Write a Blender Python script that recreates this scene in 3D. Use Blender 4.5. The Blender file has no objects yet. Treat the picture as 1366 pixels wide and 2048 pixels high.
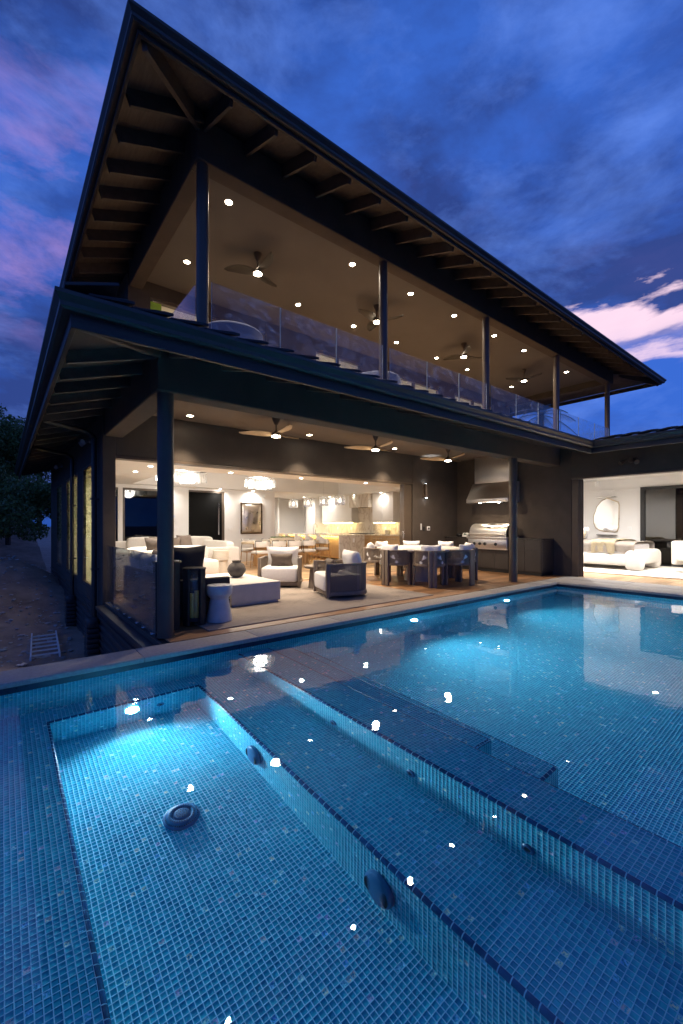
import bpy, bmesh, math, random
import numpy as np
from mathutils import Vector, Matrix
random.seed(7); rng = np.random.default_rng(7)
R = math.radians
S = bpy.context.scene
COL = S.collection

# ------------------------------------------------------------------ camera
cam = bpy.data.cameras.new('camera'); co = bpy.data.objects.new('camera', cam); COL.objects.link(co)
co.location = (0, 0, 1.27); co.rotation_euler = (R(90), 0, R(-38.67))
cam.sensor_fit = 'VERTICAL'; cam.sensor_height = 36.0; cam.sensor_width = 24.0
cam.lens = 847.0 / 2048 * 36; cam.shift_y = 26.0 / 2048
cam.clip_start = 0.05; cam.clip_end = 3000
S.camera = co

# ------------------------------------------------------------------ sky
W = bpy.data.worlds.new('World'); S.world = W; W.use_nodes = True
nt = W.node_tree; nt.nodes.clear(); L = nt.links
def nd(t, **k):
    n = nt.nodes.new(t)
    for a, b in k.items(): setattr(n, a, b)
    return n
def lk(a, b): L.new(a, b)
def mth(op, a, b=None, clamp=False):
    n = nd('ShaderNodeMath', operation=op, use_clamp=clamp)
    for i, v in enumerate((a, b)):
        if v is None: continue
        if isinstance(v, (int, float)): n.inputs[i].default_value = v
        else: lk(v, n.inputs[i])
    return n.outputs[0]
def mixc(f, a, b):
    n = nd('ShaderNodeMix', data_type='RGBA')
    for i, v in ((0, f), (6, a), (7, b)):
        if isinstance(v, (int, float)): n.inputs[i].default_value = v
        elif isinstance(v, tuple): n.inputs[i].default_value = (*v, 1)
        else: lk(v, n.inputs[i])
    return n.outputs[2]
def ramp(f, stops):
    n = nd('ShaderNodeValToRGB'); cr = n.color_ramp
    while len(cr.elements) < len(stops): cr.elements.new(0.5)
    for e, (p, c) in zip(cr.elements, stops):
        e.position = p; e.color = (*c, 1) if isinstance(c, tuple) else (c, c, c, 1)
    lk(f, n.inputs[0]); return n.outputs[0]
tc = nd('ShaderNodeTexCoord'); sep = nd('ShaderNodeSeparateXYZ'); lk(tc.outputs['Generated'], sep.inputs[0])
X, Y, Z = sep.outputs
zc = mth('MAXIMUM', Z, 0.0)
def noise(sc, det, rough=0.5, dist=0.0, off=(0, 0, 0), stretch=(1, 1, 2.2), rot=(0, 0, 0)):
    mp = nd('ShaderNodeMapping'); mp.inputs['Location'].default_value = off; mp.inputs['Scale'].default_value = stretch
    mp.inputs['Rotation'].default_value = rot; lk(tc.outputs['Generated'], mp.inputs[0])
    n = nd('ShaderNodeTexNoise'); n.inputs['Scale'].default_value = sc; n.inputs['Detail'].default_value = det
    n.inputs['Roughness'].default_value = rough; n.inputs['Distortion'].default_value = dist
    lk(mp.outputs[0], n.inputs['Vector']); return n.outputs[0]
base = ramp(zc, [(0.0, (.018, .125, .62)), (.2, (.022, .120, .60)), (.45, (.036, .130, .60)), (.75, (.034, .122, .54)), (1, (.020, .080, .38))])
n1 = noise(2.1, 10, .60, .2, (3.1, 1.2, .4), rot=(.25, -.2, 0))
dark = ramp(n1, [(.40, 0.0), (.50, .45), (.60, .92)])
c1 = mixc(dark, base, (.020, .044, .205))
n2 = noise(3.4, 11, .62, .2, (7.7, 4.1, 2.), rot=(.2, -.25, 0))
light = ramp(n2, [(.49, 0.0), (.60, .28), (.74, .70)])
c2 = mixc(light, c1, (.13, .27, .84))
n3 = noise(4.6, 10, .62, .25, (1.4, 9.2, 3.3), rot=(.1, -.2, 0))
bell = ramp(zc, [(.30, 0.0), (.42, 1.0), (.60, .9), (.72, 0.0)])
hz = mth('SQRT', mth('SUBTRACT', 1.0, mth('MULTIPLY', zc, zc)))
hzi = mth('MAXIMUM', hz, .05)
away = mth('DIVIDE', mth('ADD', mth('MULTIPLY', X, .02), mth('MULTIPLY', Y, 1.0)), hzi)
west = ramp(away, [(.84, .06), (.97, 1.0)])
pink = mth('MULTIPLY', mth('MULTIPLY', ramp(n3, [(.50, 0.0), (.66, .48)]), bell), west)
c3 = mixc(pink, c2, (.44, .27, .66))
# afterglow band towards the sunset (+X)
dt = mth('ADD', mth('MULTIPLY', X, .954), mth('MULTIPLY', Y, .30))
az = ramp(mth('DIVIDE', dt, hzi), [(.70, 0.0), (.94, .7), (1.0, .95)])
n4 = noise(3.6, 8, .58, .2, (2.3, 5.5, 1.), stretch=(1, 1, 3.4))
zs = mth('ADD', zc, mth('MULTIPLY', mth('SUBTRACT', n4, .5), .20))
band = ramp(zs, [(.280, 0.0), (.300, .8), (.316, .1), (.332, .2), (.350, .9), (.380, 1.0), (.394, 0.0)])
c4 = mixc(mth('MULTIPLY', band, az), c3, (1., .72, .86))
sky = nd('ShaderNodeTexSky', sky_type='NISHITA'); sky.sun_disc = False
sky.sun_elevation = R(-2.5); sky.sun_rotation = R(73)
add = nd('ShaderNodeMix', data_type='RGBA', blend_type='ADD'); add.inputs[0].default_value = 0.06
lk(c4, add.inputs[6]); lk(sky.outputs[0], add.inputs[7])
bg = nd('ShaderNodeBackground'); bg.inputs['Strength'].default_value = 0.58
lk(add.outputs[2], bg.inputs[0]); ow = nd('ShaderNodeOutputWorld'); lk(bg.outputs[0], ow.inputs[0])

S.view_settings.view_transform = 'Standard'; S.view_settings.look = 'None'
S.view_settings.exposure = 0.9; S.view_settings.gamma = 1.0
S.cycles.use_denoising = True
S.cycles.max_bounces = 9; S.cycles.diffuse_bounces = 5; S.cycles.glossy_bounces = 5
S.cycles.transmission_bounces = 8; S.cycles.transparent_max_bounces = 16
S.cycles.sample_clamp_indirect = 4.0; S.cycles.blur_glossy = 0.5

# ------------------------------------------------------------------ materials
MATS = {}
def newmat(name):
    m = bpy.data.materials.new(name); m.use_nodes = True
    t = m.node_tree; t.nodes.clear()
    o = t.nodes.new('ShaderNodeOutputMaterial'); return m, t, o
def P(t, **k):
    n = t.nodes.new('ShaderNodeBsdfPrincipled')
    for a, b in k.items(): n.inputs[a.replace('_', ' ')].default_value = b
    return n
def M(name, col, rough=.5, metal=0., var=.18, vs=6., bump=0., bs=80., coat=0., stretch=None, rvar=.1, objvar=0., spec=.5, aniso=0.):
    if name in MATS: return MATS[name]
    m, t, o = newmat(name); p = P(t, Roughness=rough, Metallic=metal)
    p.inputs['Specular IOR Level'].default_value = spec
    if aniso:
        p.inputs['Anisotropic'].default_value = aniso; tg = t.nodes.new('ShaderNodeTangent'); tg.direction_type = 'RADIAL'; tg.axis = 'Z'; t.links.new(tg.outputs[0], p.inputs['Tangent'])
    if coat: p.inputs['Coat Weight'].default_value = coat
    tcn = t.nodes.new('ShaderNodeTexCoord'); vec = tcn.outputs['Object']
    if stretch:
        mp = t.nodes.new('ShaderNodeMapping'); mp.inputs['Scale'].default_value = stretch
        t.links.new(vec, mp.inputs[0]); vec = mp.outputs[0]
    n = t.nodes.new('ShaderNodeTexNoise'); n.inputs['Scale'].default_value = vs; n.inputs['Detail'].default_value = 6
    n.inputs['Roughness'].default_value = .6
    t.links.new(vec, n.inputs['Vector'])
    r = t.nodes.new('ShaderNodeMapRange'); r.inputs[1].default_value = .25; r.inputs[2].default_value = .75
    r.inputs[3].default_value = 1 - var; r.inputs[4].default_value = 1 + var
    t.links.new(n.outputs[0], r.inputs[0])
    val = r.outputs[0]
    if objvar:
        oi = t.nodes.new('ShaderNodeObjectInfo'); r2 = t.nodes.new('ShaderNodeMapRange')
        r2.inputs[3].default_value = 1 - objvar; r2.inputs[4].default_value = 1 + objvar
        t.links.new(oi.outputs['Random'], r2.inputs[0])
        mu = t.nodes.new('ShaderNodeMath'); mu.operation = 'MULTIPLY'
        t.links.new(val, mu.inputs[0]); t.links.new(r2.outputs[0], mu.inputs[1]); val = mu.outputs[0]
    vm = t.nodes.new('ShaderNodeVectorMath'); vm.operation = 'SCALE'; vm.inputs[0].default_value = col
    t.links.new(val, vm.inputs['Scale']); t.links.new(vm.outputs[0], p.inputs['Base Color'])
    rr = t.nodes.new('ShaderNodeMapRange'); rr.inputs[3].default_value = max(.02, rough - rvar); rr.inputs[4].default_value = min(1, rough + rvar)
    t.links.new(n.outputs[0], rr.inputs[0]); t.links.new(rr.outputs[0], p.inputs['Roughness'])
    if bump:
        b = t.nodes.new('ShaderNodeTexNoise'); b.inputs['Scale'].default_value = bs; b.inputs['Detail'].default_value = 4
        t.links.new(vec, b.inputs['Vector'])
        bn = t.nodes.new('ShaderNodeBump'); bn.inputs['Strength'].default_value = bump; bn.inputs['Distance'].default_value = .01
        t.links.new(b.outputs[0], bn.inputs['Height']); t.links.new(bn.outputs[0], p.inputs['Normal'])
    t.links.new(p.outputs[0], o.inputs[0]); MATS[name] = m; return m
def EM(name, col, st):
    if name in MATS: return MATS[name]
    m, t, o = newmat(name); e = t.nodes.new('ShaderNodeEmission'); e.inputs[0].default_value = (*col, 1); e.inputs[1].default_value = st
    t.links.new(e.outputs[0], o.inputs[0]); MATS[name] = m; return m
def GLASS(name, tint=(.9, .95, .96), smear=0., refl=1.0, ss=(1.0, 1.0, 1.0)):
    if name in MATS: return MATS[name]
    m, t, o = newmat(name)
    tr = t.nodes.new('ShaderNodeBsdfTransparent'); tr.inputs[0].default_value = (*tint, 1)
    gl = t.nodes.new('ShaderNodeBsdfGlossy'); gl.inputs['Roughness'].default_value = .015
    lw = t.nodes.new('ShaderNodeLayerWeight'); lw.inputs[0].default_value = .5
    pw = t.nodes.new('ShaderNodeMath'); pw.operation = 'POWER'; pw.inputs[1].default_value = 5.; t.links.new(lw.outputs['Facing'], pw.inputs[0])
    ma = t.nodes.new('ShaderNodeMath'); ma.operation = 'MULTIPLY_ADD'; ma.inputs[1].default_value = .9; ma.inputs[2].default_value = .035; t.links.new(pw.outputs[0], ma.inputs[0])
    mu = t.nodes.new('ShaderNodeMath'); mu.operation = 'MULTIPLY'; mu.inputs[1].default_value = refl; mu.use_clamp = True
    t.links.new(ma.outputs[0], mu.inputs[0])
    mx = t.nodes.new('ShaderNodeMixShader'); t.links.new(mu.outputs[0], mx.inputs[0]); t.links.new(tr.outputs[0], mx.inputs[1]); t.links.new(gl.outputs[0], mx.inputs[2])
    out = mx.outputs[0]
    if smear:
        tcn = t.nodes.new('ShaderNodeTexCoord'); mp = t.nodes.new('ShaderNodeMapping'); mp.inputs['Scale'].default_value = ss
        oi = t.nodes.new('ShaderNodeObjectInfo'); ad = t.nodes.new('ShaderNodeVectorMath'); ad.operation = 'ADD'
        sc_ = t.nodes.new('ShaderNodeMath'); sc_.operation = 'MULTIPLY'; sc_.inputs[1].default_value = 37.
        t.links.new(oi.outputs['Random'], sc_.inputs[0])
        t.links.new(tcn.outputs['Object'], ad.inputs[0]); t.links.new(sc_.outputs[0], ad.inputs[1]); t.links.new(ad.outputs[0], mp.inputs[0])
        n = t.nodes.new('ShaderNodeTexNoise'); n.inputs['Scale'].default_value = 1.6; n.inputs['Detail'].default_value = 4; n.inputs['Distortion'].default_value = 2.2
        t.links.new(mp.outputs[0], n.inputs['Vector'])
        wv = t.nodes.new('ShaderNodeTexWave'); wv.inputs['Scale'].default_value = 1.2; wv.inputs['Distortion'].default_value = 9.; wv.inputs['Detail'].default_value = 3.
        wv.inputs['Detail Scale'].default_value = 1.2
        t.links.new(mp.outputs[0], wv.inputs['Vector'])
        r = t.nodes.new('ShaderNodeMapRange'); r.inputs[1].default_value = .42; r.inputs[2].default_value = .75; r.inputs[3].default_value = .02; r.inputs[4].default_value = smear
        t.links.new(n.outputs[0], r.inputs[0])
        m2 = t.nodes.new('ShaderNodeMath'); m2.operation = 'MULTIPLY'; t.links.new(r.outputs[0], m2.inputs[0])
        r3 = t.nodes.new('ShaderNodeMapRange'); r3.inputs[3].default_value = .35; r3.inputs[4].default_value = 1.
        t.links.new(wv.outputs[1], r3.inputs[0]); t.links.new(r3.outputs[0], m2.inputs[1])
        df = t.nodes.new('ShaderNodeBsdfDiffuse'); df.inputs[0].default_value = (.75, .75, .75, 1)
        mx2 = t.nodes.new('ShaderNodeMixShader'); t.links.new(m2.outputs[0], mx2.inputs[0]); t.links.new(out, mx2.inputs[1]); t.links.new(df.outputs[0], mx2.inputs[2])
        out = mx2.outputs[0]
    t.links.new(out, o.inputs[0]); MATS[name] = m; return m

stucco = M('dark stucco', (.072, .057, .046), .9, var=.22, vs=3, bump=.35, bs=160)
stucco2 = M('dark soffit plaster', (.15, .118, .090), .85, var=.10, vs=2, bump=.2, bs=140)
upceil = M('upper ceiling plaster', (.105, .096, .092), .8, var=.14, vs=1.2, bump=.12, bs=60)
bronze = M('dark bronze metal', (.088, .064, .046), .45, .0, var=.15, vs=4, rvar=.05)
gutterm = M('dark painted gutter', (.040, .034, .030), .42, .0, var=.12, vs=5)
fasciam = M('dark stained fascia', (.030, .025, .023), .55, var=.3, vs=4, stretch=(1, 1, 8), bump=.15, bs=40)
rafterm = M('dark stained rafter', (.075, .060, .050), .6, var=.35, vs=7, bump=.3, bs=60, objvar=.2)
soffitm = M('wood soffit board', (.085, .068, .056), .6, var=.5, vs=3.5, stretch=(7, 1, 7), bump=.3, bs=22)
rooftm = M('dark roof tile', (.030, .030, .034), .6, var=.25, vs=8, objvar=.2)
white = M('white plaster', (.78, .77, .75), .8, var=.03, vs=2)
whitec = M('white lacquer', (.78, .76, .73), .35, var=.02, vs=2)
cream = M('cream boucle', (.74, .69, .62), .95, var=.08, vs=60, bump=.5, bs=220)
linen = M('pale linen', (.68, .66, .65), .95, var=.07, vs=40, bump=.35, bs=260)
brownf = M('brown fabric', (.105, .080, .062), .95, var=.15, vs=50, bump=.4, bs=200)
taupef = M('taupe fabric', (.25, .20, .16), .95, var=.12, vs=50, bump=.4, bs=200)
darkf = M('charcoal fabric', (.022, .020, .020), .95, var=.2, vs=30, bump=.5, bs=200)
teak = M('weathered taupe wood', (.185, .145, .110), .6, var=.22, vs=14, stretch=(1, 1, .15), bump=.2, bs=60)
rope = M('taupe rope', (.19, .152, .120), .85, var=.25, vs=90, bump=.5, bs=260)
concr = M('pale cast concrete', (.52, .49, .45), .75, var=.10, vs=7, bump=.15, bs=90)
stoneg = M('speckled stone', (.30, .275, .255), .8, var=.20, vs=30, bump=.35, bs=130, objvar=.06)
stain = M('brushed steel', (.84, .81, .77), .38, 1., aniso=.7, var=.06, vs=3, stretch=(1, 6, 30), rvar=.07)
chrome = M('chrome', (.75, .75, .75), .10, 1., var=.02)
blackp = M('black paint', (.009, .009, .010), .55, var=.2, vs=9)
cabin = M('dark cabinet', (.042, .036, .033), .45, var=.15, vs=5)
oak = M('light oak', (.50, .33, .16), .5, var=.22, vs=5, stretch=(1, 1, .12), bump=.1, bs=30)
oakw = M('golden wood', (.42, .24, .10), .45, var=.2, vs=9, stretch=(1, 1, .2))
trav = M('travertine', (.60, .53, .43), .7, var=.14, vs=6, stretch=(1, 1, 6), bump=.35, bs=40)
dirt = M('bare dirt', (.32, .225, .165), .95, var=.45, vs=2.2, bump=1., bs=16)
darkvase = M('stone vase', (.085, .075, .068), .9, var=.4, vs=14, bump=.7, bs=60)
waxm = M('yellow candle', (.80, .56, .10), .5, var=.1)
aluw = M('dull aluminium', (.70, .71, .74), .5, .0, var=.1)
pvc = M('white pvc', (.66, .66, .66), .5)
bark = M('bark', (.06, .045, .035), .9, var=.4, vs=9, bump=.6, bs=30)
whitep = M('white plastic', (.78, .78, .78), .4, var=.02)
bluep = M('blue pool plastic', (.030, .11, .25), .35, var=.1, vs=20)
holeb = M('dark blue hole', (.004, .012, .03), .6)
fur = M('ivory shag', (.74, .70, .63), .98, var=.15, vs=25, bump=1., bs=60)
duvetm = M('greige linen', (.42, .37, .32), .95, var=.10, vs=20, bump=.3, bs=160)
throwm = M('sand throw', (.52, .44, .30), .95, var=.12, vs=40, bump=.5, bs=130)
pinkw = M('blush plaster', (.66, .52, .44), .8, var=.03)
lawn = M('moss', (.05, .13, .03), .95, var=.5, vs=50, bump=1., bs=90)
greent = M('green masking tape', (.35, .60, .05), .6)
screen = EM('lit thermostat screen', (.45, .65, 1.), .9)
gl_rail = GLASS('clear rail glass', (.93, .96, .96), .05, 1.8)
gl_smear = GLASS('smeared rail glass', (.93, .95, .97), .32, 1., (1.1, 1.1, 2.6))
gl_win = GLASS('window glass', (.9, .94, .92), 0, 1.)
gl_dark = GLASS('dark night glass', (.35, .37, .40), 0, 2.0)

def rug_mat():
    m, t, o = newmat('woven rug'); p = P(t, Roughness=.97)
    tcn = t.nodes.new('ShaderNodeTexCoord')
    mp = t.nodes.new('ShaderNodeMapping'); mp.inputs['Scale'].default_value = (4, 40, 1); t.links.new(tcn.outputs['Object'], mp.inputs[0])
    n = t.nodes.new('ShaderNodeTexNoise'); n.inputs['Scale'].default_value = 2.; n.inputs['Detail'].default_value = 8; t.links.new(mp.outputs[0], n.inputs['Vector'])
    n2 = t.nodes.new('ShaderNodeTexNoise'); n2.inputs['Scale'].default_value = 1.8; n2.inputs['Detail'].default_value = 8; t.links.new(tcn.outputs['Object'], n2.inputs['Vector'])
    a = t.nodes.new('ShaderNodeMath'); a.operation = 'ADD'; t.links.new(n.outputs[0], a.inputs[0]); t.links.new(n2.outputs[0], a.inputs[1])
    cr = t.nodes.new('ShaderNodeValToRGB'); cr.color_ramp.elements[0].position = .7; cr.color_ramp.elements[0].color = (.13, .105, .088, 1)
    cr.color_ramp.elements[1].position = 1.25; cr.color_ramp.elements[1].color = (.27, .225, .19, 1)
    hf = t.nodes.new('ShaderNodeMath'); hf.operation = 'MULTIPLY'; hf.inputs[1].default_value = 1.; t.links.new(a.outputs[0], hf.inputs[0])
    t.links.new(hf.outputs[0], cr.inputs[0]); t.links.new(cr.outputs[0], p.inputs['Base Color'])
    b = t.nodes.new('ShaderNodeBump'); b.inputs['Strength'].default_value = .6; b.inputs['Distance'].default_value = .01
    t.links.new(n.outputs[0], b.inputs['Height']); t.links.new(b.outputs[0], p.inputs['Normal'])
    t.links.new(p.outputs[0], o.inputs[0]); return m
rugm = rug_mat()

def marble_mat(name, a=(.66, .60, .52), b=(.36, .27, .18)):
    m, t, o = newmat(name); p = P(t, Roughness=.18)
    tcn = t.nodes.new('ShaderNodeTexCoord')
    n = t.nodes.new('ShaderNodeTexNoise'); n.inputs['Scale'].default_value = 2.2; n.inputs['Detail'].default_value = 10; n.inputs['Distortion'].default_value = 2.5
    mp = t.nodes.new('ShaderNodeMapping'); mp.inputs['Rotation'].default_value = (.5, .6, .3); mp.inputs['Scale'].default_value = (1, 1, .45)
    t.links.new(tcn.outputs['Object'], mp.inputs[0]); t.links.new(mp.outputs[0], n.inputs['Vector'])
    cr = t.nodes.new('ShaderNodeValToRGB'); e = cr.color_ramp.elements
    e[0].position = .44; e[0].color = (*a, 1); e[1].position = .50; e[1].color = (*b, 1)
    x = e.new(.55); x.color = (*a, 1)
    x = e.new(.72); x.color = (a[0] * 1.08, a[1] * 1.08, a[2] * 1.1, 1)
    t.links.new(n.outputs[0], cr.inputs[0]); mx = t.nodes.new('ShaderNodeMix'); mx.data_type = 'RGBA'; mx.inputs[0].default_value = .55
    mx.inputs[6].default_value = (*a, 1); t.links.new(cr.outputs[0], mx.inputs[7]); t.links.new(mx.outputs[2], p.inputs['Base Color'])
    t.links.new(p.outputs[0], o.inputs[0]); return m
marble = marble_mat('veined marble')

def plank_mat(name, c0, c1, rough, gs=(.9, 9, 9)):
    m, t, o = newmat(name); p = P(t, Roughness=rough)
    tcn = t.nodes.new('ShaderNodeTexCoord'); oi = t.nodes.new('ShaderNodeObjectInfo')
    sc_ = t.nodes.new('ShaderNodeMath'); sc_.operation = 'MULTIPLY'; sc_.inputs[1].default_value = 61.; t.links.new(oi.outputs['Random'], sc_.inputs[0])
    ad = t.nodes.new('ShaderNodeVectorMath'); t.links.new(tcn.outputs['Object'], ad.inputs[0]); t.links.new(sc_.outputs[0], ad.inputs[1])
    mp = t.nodes.new('ShaderNodeMapping'); mp.inputs['Scale'].default_value = gs; t.links.new(ad.outputs[0], mp.inputs[0])
    n = t.nodes.new('ShaderNodeTexNoise'); n.inputs['Scale'].default_value = 2.6; n.inputs['Detail'].default_value = 9; n.inputs['Distortion'].default_value = 1.1
    t.links.new(mp.outputs[0], n.inputs['Vector'])
    cr = t.nodes.new('ShaderNodeValToRGB'); cr.color_ramp.elements[0].position = .3; cr.color_ramp.elements[0].color = (*c0, 1); cr.color_ramp.elements[1].position = .7; cr.color_ramp.elements[1].color = (*c1, 1)
    t.links.new(n.outputs[0], cr.inputs[0])
    r = t.nodes.new('ShaderNodeMapRange'); r.inputs[3].default_value = .62; r.inputs[4].default_value = 1.3; t.links.new(oi.outputs['Random'], r.inputs[0])
    vm = t.nodes.new('ShaderNodeVectorMath'); vm.operation = 'SCALE'; t.links.new(cr.outputs[0], vm.inputs[0]); t.links.new(r.outputs[0], vm.inputs['Scale'])
    t.links.new(vm.outputs[0], p.inputs['Base Color'])
    b = t.nodes.new('ShaderNodeBump'); b.inputs['Strength'].default_value = .12; b.inputs['Distance'].default_value = .004
    t.links.new(n.outputs[0], b.inputs['Height']); t.links.new(b.outputs[0], p.inputs['Normal'])
    t.links.new(p.outputs[0], o.inputs[0]); return m
deckm = plank_mat('warm wood-look plank', (.20, .095, .040), (.36, .19, .085), .42)
floorm = plank_mat('light oak plank', (.34, .20, .095), (.50, .32, .17), .38)

# pool mosaic ------------------------------------------------------
def tile_color(t, rnd):
    cr = t.nodes.new('ShaderNodeValToRGB'); e = cr.color_ramp.elements
    e[0].position = 0; e[0].color = (.026, .330, .490, 1); e[1].position = 1; e[1].color = (.040, .470, .620, 1)
    for p_, c in ((.25, (.024, .400, .555)), (.5, (.020, .290, .460)), (.75, (.032, .430, .580))):
        x = e.new(p_); x.color = (*c, 1)
    t.links.new(rnd, cr.inputs[0])
    m1 = t.nodes.new('ShaderNodeMath'); m1.operation = 'MULTIPLY'; m1.inputs[1].default_value = 53.7; t.links.new(rnd, m1.inputs[0])
    f1 = t.nodes.new('ShaderNodeMath'); f1.operation = 'FRACT'; t.links.new(m1.outputs[0], f1.inputs[0])
    g = t.nodes.new('ShaderNodeMath'); g.operation = 'GREATER_THAN'; g.inputs[1].default_value = .956; t.links.new(f1.outputs[0], g.inputs[0])
    return cr.outputs[0], g.outputs[0], f1.outputs[0]
def tile_bsdf(t, rnd, vec):
    col, g, f1 = tile_color(t, rnd)
    m1 = t.nodes.new('ShaderNodeMath'); m1.operation = 'MULTIPLY'; m1.inputs[1].default_value = 811.3; t.links.new(f1, m1.inputs[0])
    f2 = t.nodes.new('ShaderNodeMath'); f2.operation = 'FRACT'; t.links.new(m1.outputs[0], f2.inputs[0])
    cr = t.nodes.new('ShaderNodeValToRGB'); e = cr.color_ramp.elements
    e[0].position = 0; e[0].color = (.10, .45, 1., 1); e[1].position = 1; e[1].color = (.70, .62, 1., 1)
    for p_, c in ((.3, (.30, .80, 1.)), (.5, (.60, 1., .95)), (.68, (1., .95, .60)), (.88, (.85, .60, .70))):
        x = e.new(p_); x.color = (*c, 1)
    n = t.nodes.new('ShaderNodeTexNoise'); n.inputs['Scale'].default_value = 110.; n.inputs['Detail'].default_value = 2; t.links.new(vec, n.inputs['Vector'])
    a = t.nodes.new('ShaderNodeMath'); a.operation = 'MULTIPLY_ADD'; a.inputs[1].default_value = .5; t.links.new(n.outputs[0], a.inputs[0]); t.links.new(f2.outputs[0], a.inputs[2])
    s = t.nodes.new('ShaderNodeMath'); s.operation = 'SUBTRACT'; s.inputs[1].default_value = .25; t.links.new(a.outputs[0], s.inputs[0]); t.links.new(s.outputs[0], cr.inputs[0])
    k = t.nodes.new('ShaderNodeMath'); k.operation = 'MULTIPLY'
    r = t.nodes.new('ShaderNodeMapRange'); r.inputs[1].default_value = .41; r.inputs[2].default_value = .60; t.links.new(n.outputs[0], r.inputs[0])
    t.links.new(g, k.inputs[0]); t.links.new(r.outputs[0], k.inputs[1])
    mx = t.nodes.new('ShaderNodeMix'); mx.data_type = 'RGBA'; t.links.new(k.outputs[0], mx.inputs[0]); t.links.new(col, mx.inputs[6]); t.links.new(cr.outputs[0], mx.inputs[7])
    p = P(t, Roughness=.14); p.inputs['IOR'].default_value = 1.5
    t.links.new(mx.outputs[2], p.inputs['Base Color'])
    bn = t.nodes.new('ShaderNodeBump'); bn.inputs['Distance'].default_value = .004; t.links.new(k.outputs[0], bn.inputs['Strength']); t.links.new(n.outputs[0], bn.inputs['Height'])
    t.links.new(bn.outputs[0], p.inputs['Normal'])
    return p
def tile_mats():
    m, t, o = newmat('blue glass mosaic'); gi = t.nodes.new('ShaderNodeNewGeometry'); oi = t.nodes.new('ShaderNodeObjectInfo')
    a = t.nodes.new('ShaderNodeMath'); t.links.new(gi.outputs['Random Per Island'], a.inputs[0]); t.links.new(oi.outputs['Random'], a.inputs[1])
    f = t.nodes.new('ShaderNodeMath'); f.operation = 'FRACT'; t.links.new(a.outputs[0], f.inputs[0])
    p = tile_bsdf(t, f.outputs[0], gi.outputs['Position']); t.links.new(p.outputs[0], o.inputs[0])
    g, t, o = newmat('pale blue grout'); p = P(t, Roughness=.85); p.inputs['Base Color'].default_value = (.30, .62, .80, 1); t.links.new(p.outputs[0], o.inputs[0])
    # the same mosaic as a texture for what is too far to tell apart
    h, t, o = newmat('far blue mosaic'); uv = t.nodes.new('ShaderNodeUVMap')
    fl = t.nodes.new('ShaderNodeVectorMath'); fl.operation = 'FLOOR'; t.links.new(uv.outputs[0], fl.inputs[0])
    wn = t.nodes.new('ShaderNodeTexWhiteNoise'); wn.noise_dimensions = '2D'; t.links.new(fl.outputs[0], wn.inputs['Vector'])
    fr = t.nodes.new('ShaderNodeVectorMath'); fr.operation = 'FRACTION'; t.links.new(uv.outputs[0], fr.inputs[0])
    sb = t.nodes.new('ShaderNodeVectorMath'); sb.operation = 'SUBTRACT'; sb.inputs[1].default_value = (.5, .5, 0); t.links.new(fr.outputs[0], sb.inputs[0])
    ab = t.nodes.new('ShaderNodeVectorMath'); ab.operation = 'ABSOLUTE'; t.links.new(sb.outputs[0], ab.inputs[0])
    sx = t.nodes.new('ShaderNodeSeparateXYZ'); t.links.new(ab.outputs[0], sx.inputs[0])
    mm = t.nodes.new('ShaderNodeMath'); mm.operation = 'MAXIMUM'; t.links.new(sx.outputs[0], mm.inputs[0]); t.links.new(sx.outputs[1], mm.inputs[1])
    gt = t.nodes.new('ShaderNodeMath'); gt.operation = 'GREATER_THAN'; gt.inputs[1].default_value = .43; t.links.new(mm.outputs[0], gt.inputs[0])
    gi = t.nodes.new('ShaderNodeNewGeometry')
    p = tile_bsdf(t, wn.outputs[0], gi.outputs['Position'])
    p2 = P(t, Roughness=.85); p2.inputs['Base Color'].default_value = (.30, .62, .80, 1)
    mx = t.nodes.new('ShaderNodeMixShader'); t.links.new(gt.outputs[0], mx.inputs[0]); t.links.new(p.outputs[0], mx.inputs[1]); t.links.new(p2.outputs[0], mx.inputs[2]); t.links.new(mx.outputs[0], o.inputs[0])
    return m, g, h
tilem, groutm, fartile = tile_mats()
trimm = M('dark blue trim', (.010, .055, .170), .22, var=.25, vs=20, objvar=.25)

def water_mat():
    m, t, o = newmat('pool water'); g = t.nodes.new('ShaderNodeBsdfRefraction'); g.inputs['IOR'].default_value = 1.333; g.inputs['Roughness'].default_value = 0
    g.inputs['Color'].default_value = (.97, .99, 1, 1)
    gy = t.nodes.new('ShaderNodeBsdfGlossy'); gy.inputs['Roughness'].default_value = .0; fr = t.nodes.new('ShaderNodeFresnel'); fr.inputs[0].default_value = 1.5; mx = t.nodes.new('ShaderNodeMixShader')
    tcn = t.nodes.new('ShaderNodeTexCoord'); n = t.nodes.new('ShaderNodeTexNoise'); n.inputs['Scale'].default_value = 3.2; n.inputs['Detail'].default_value = 2
    t.links.new(tcn.outputs['Object'], n.inputs['Vector'])
    b = t.nodes.new('ShaderNodeBump'); b.inputs['Strength'].default_value = .06; b.inputs['Distance'].default_value = .03; t.links.new(n.outputs[0], b.inputs['Height'])
    for q in (g, gy, fr): t.links.new(b.outputs[0], q.inputs['Normal'])
    t.links.new(fr.outputs[0], mx.inputs[0]); t.links.new(g.outputs[0], mx.inputs[1]); t.links.new(gy.outputs[0], mx.inputs[2]); t.links.new(mx.outputs[0], o.inputs[0]); return m
waterm = water_mat()

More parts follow.
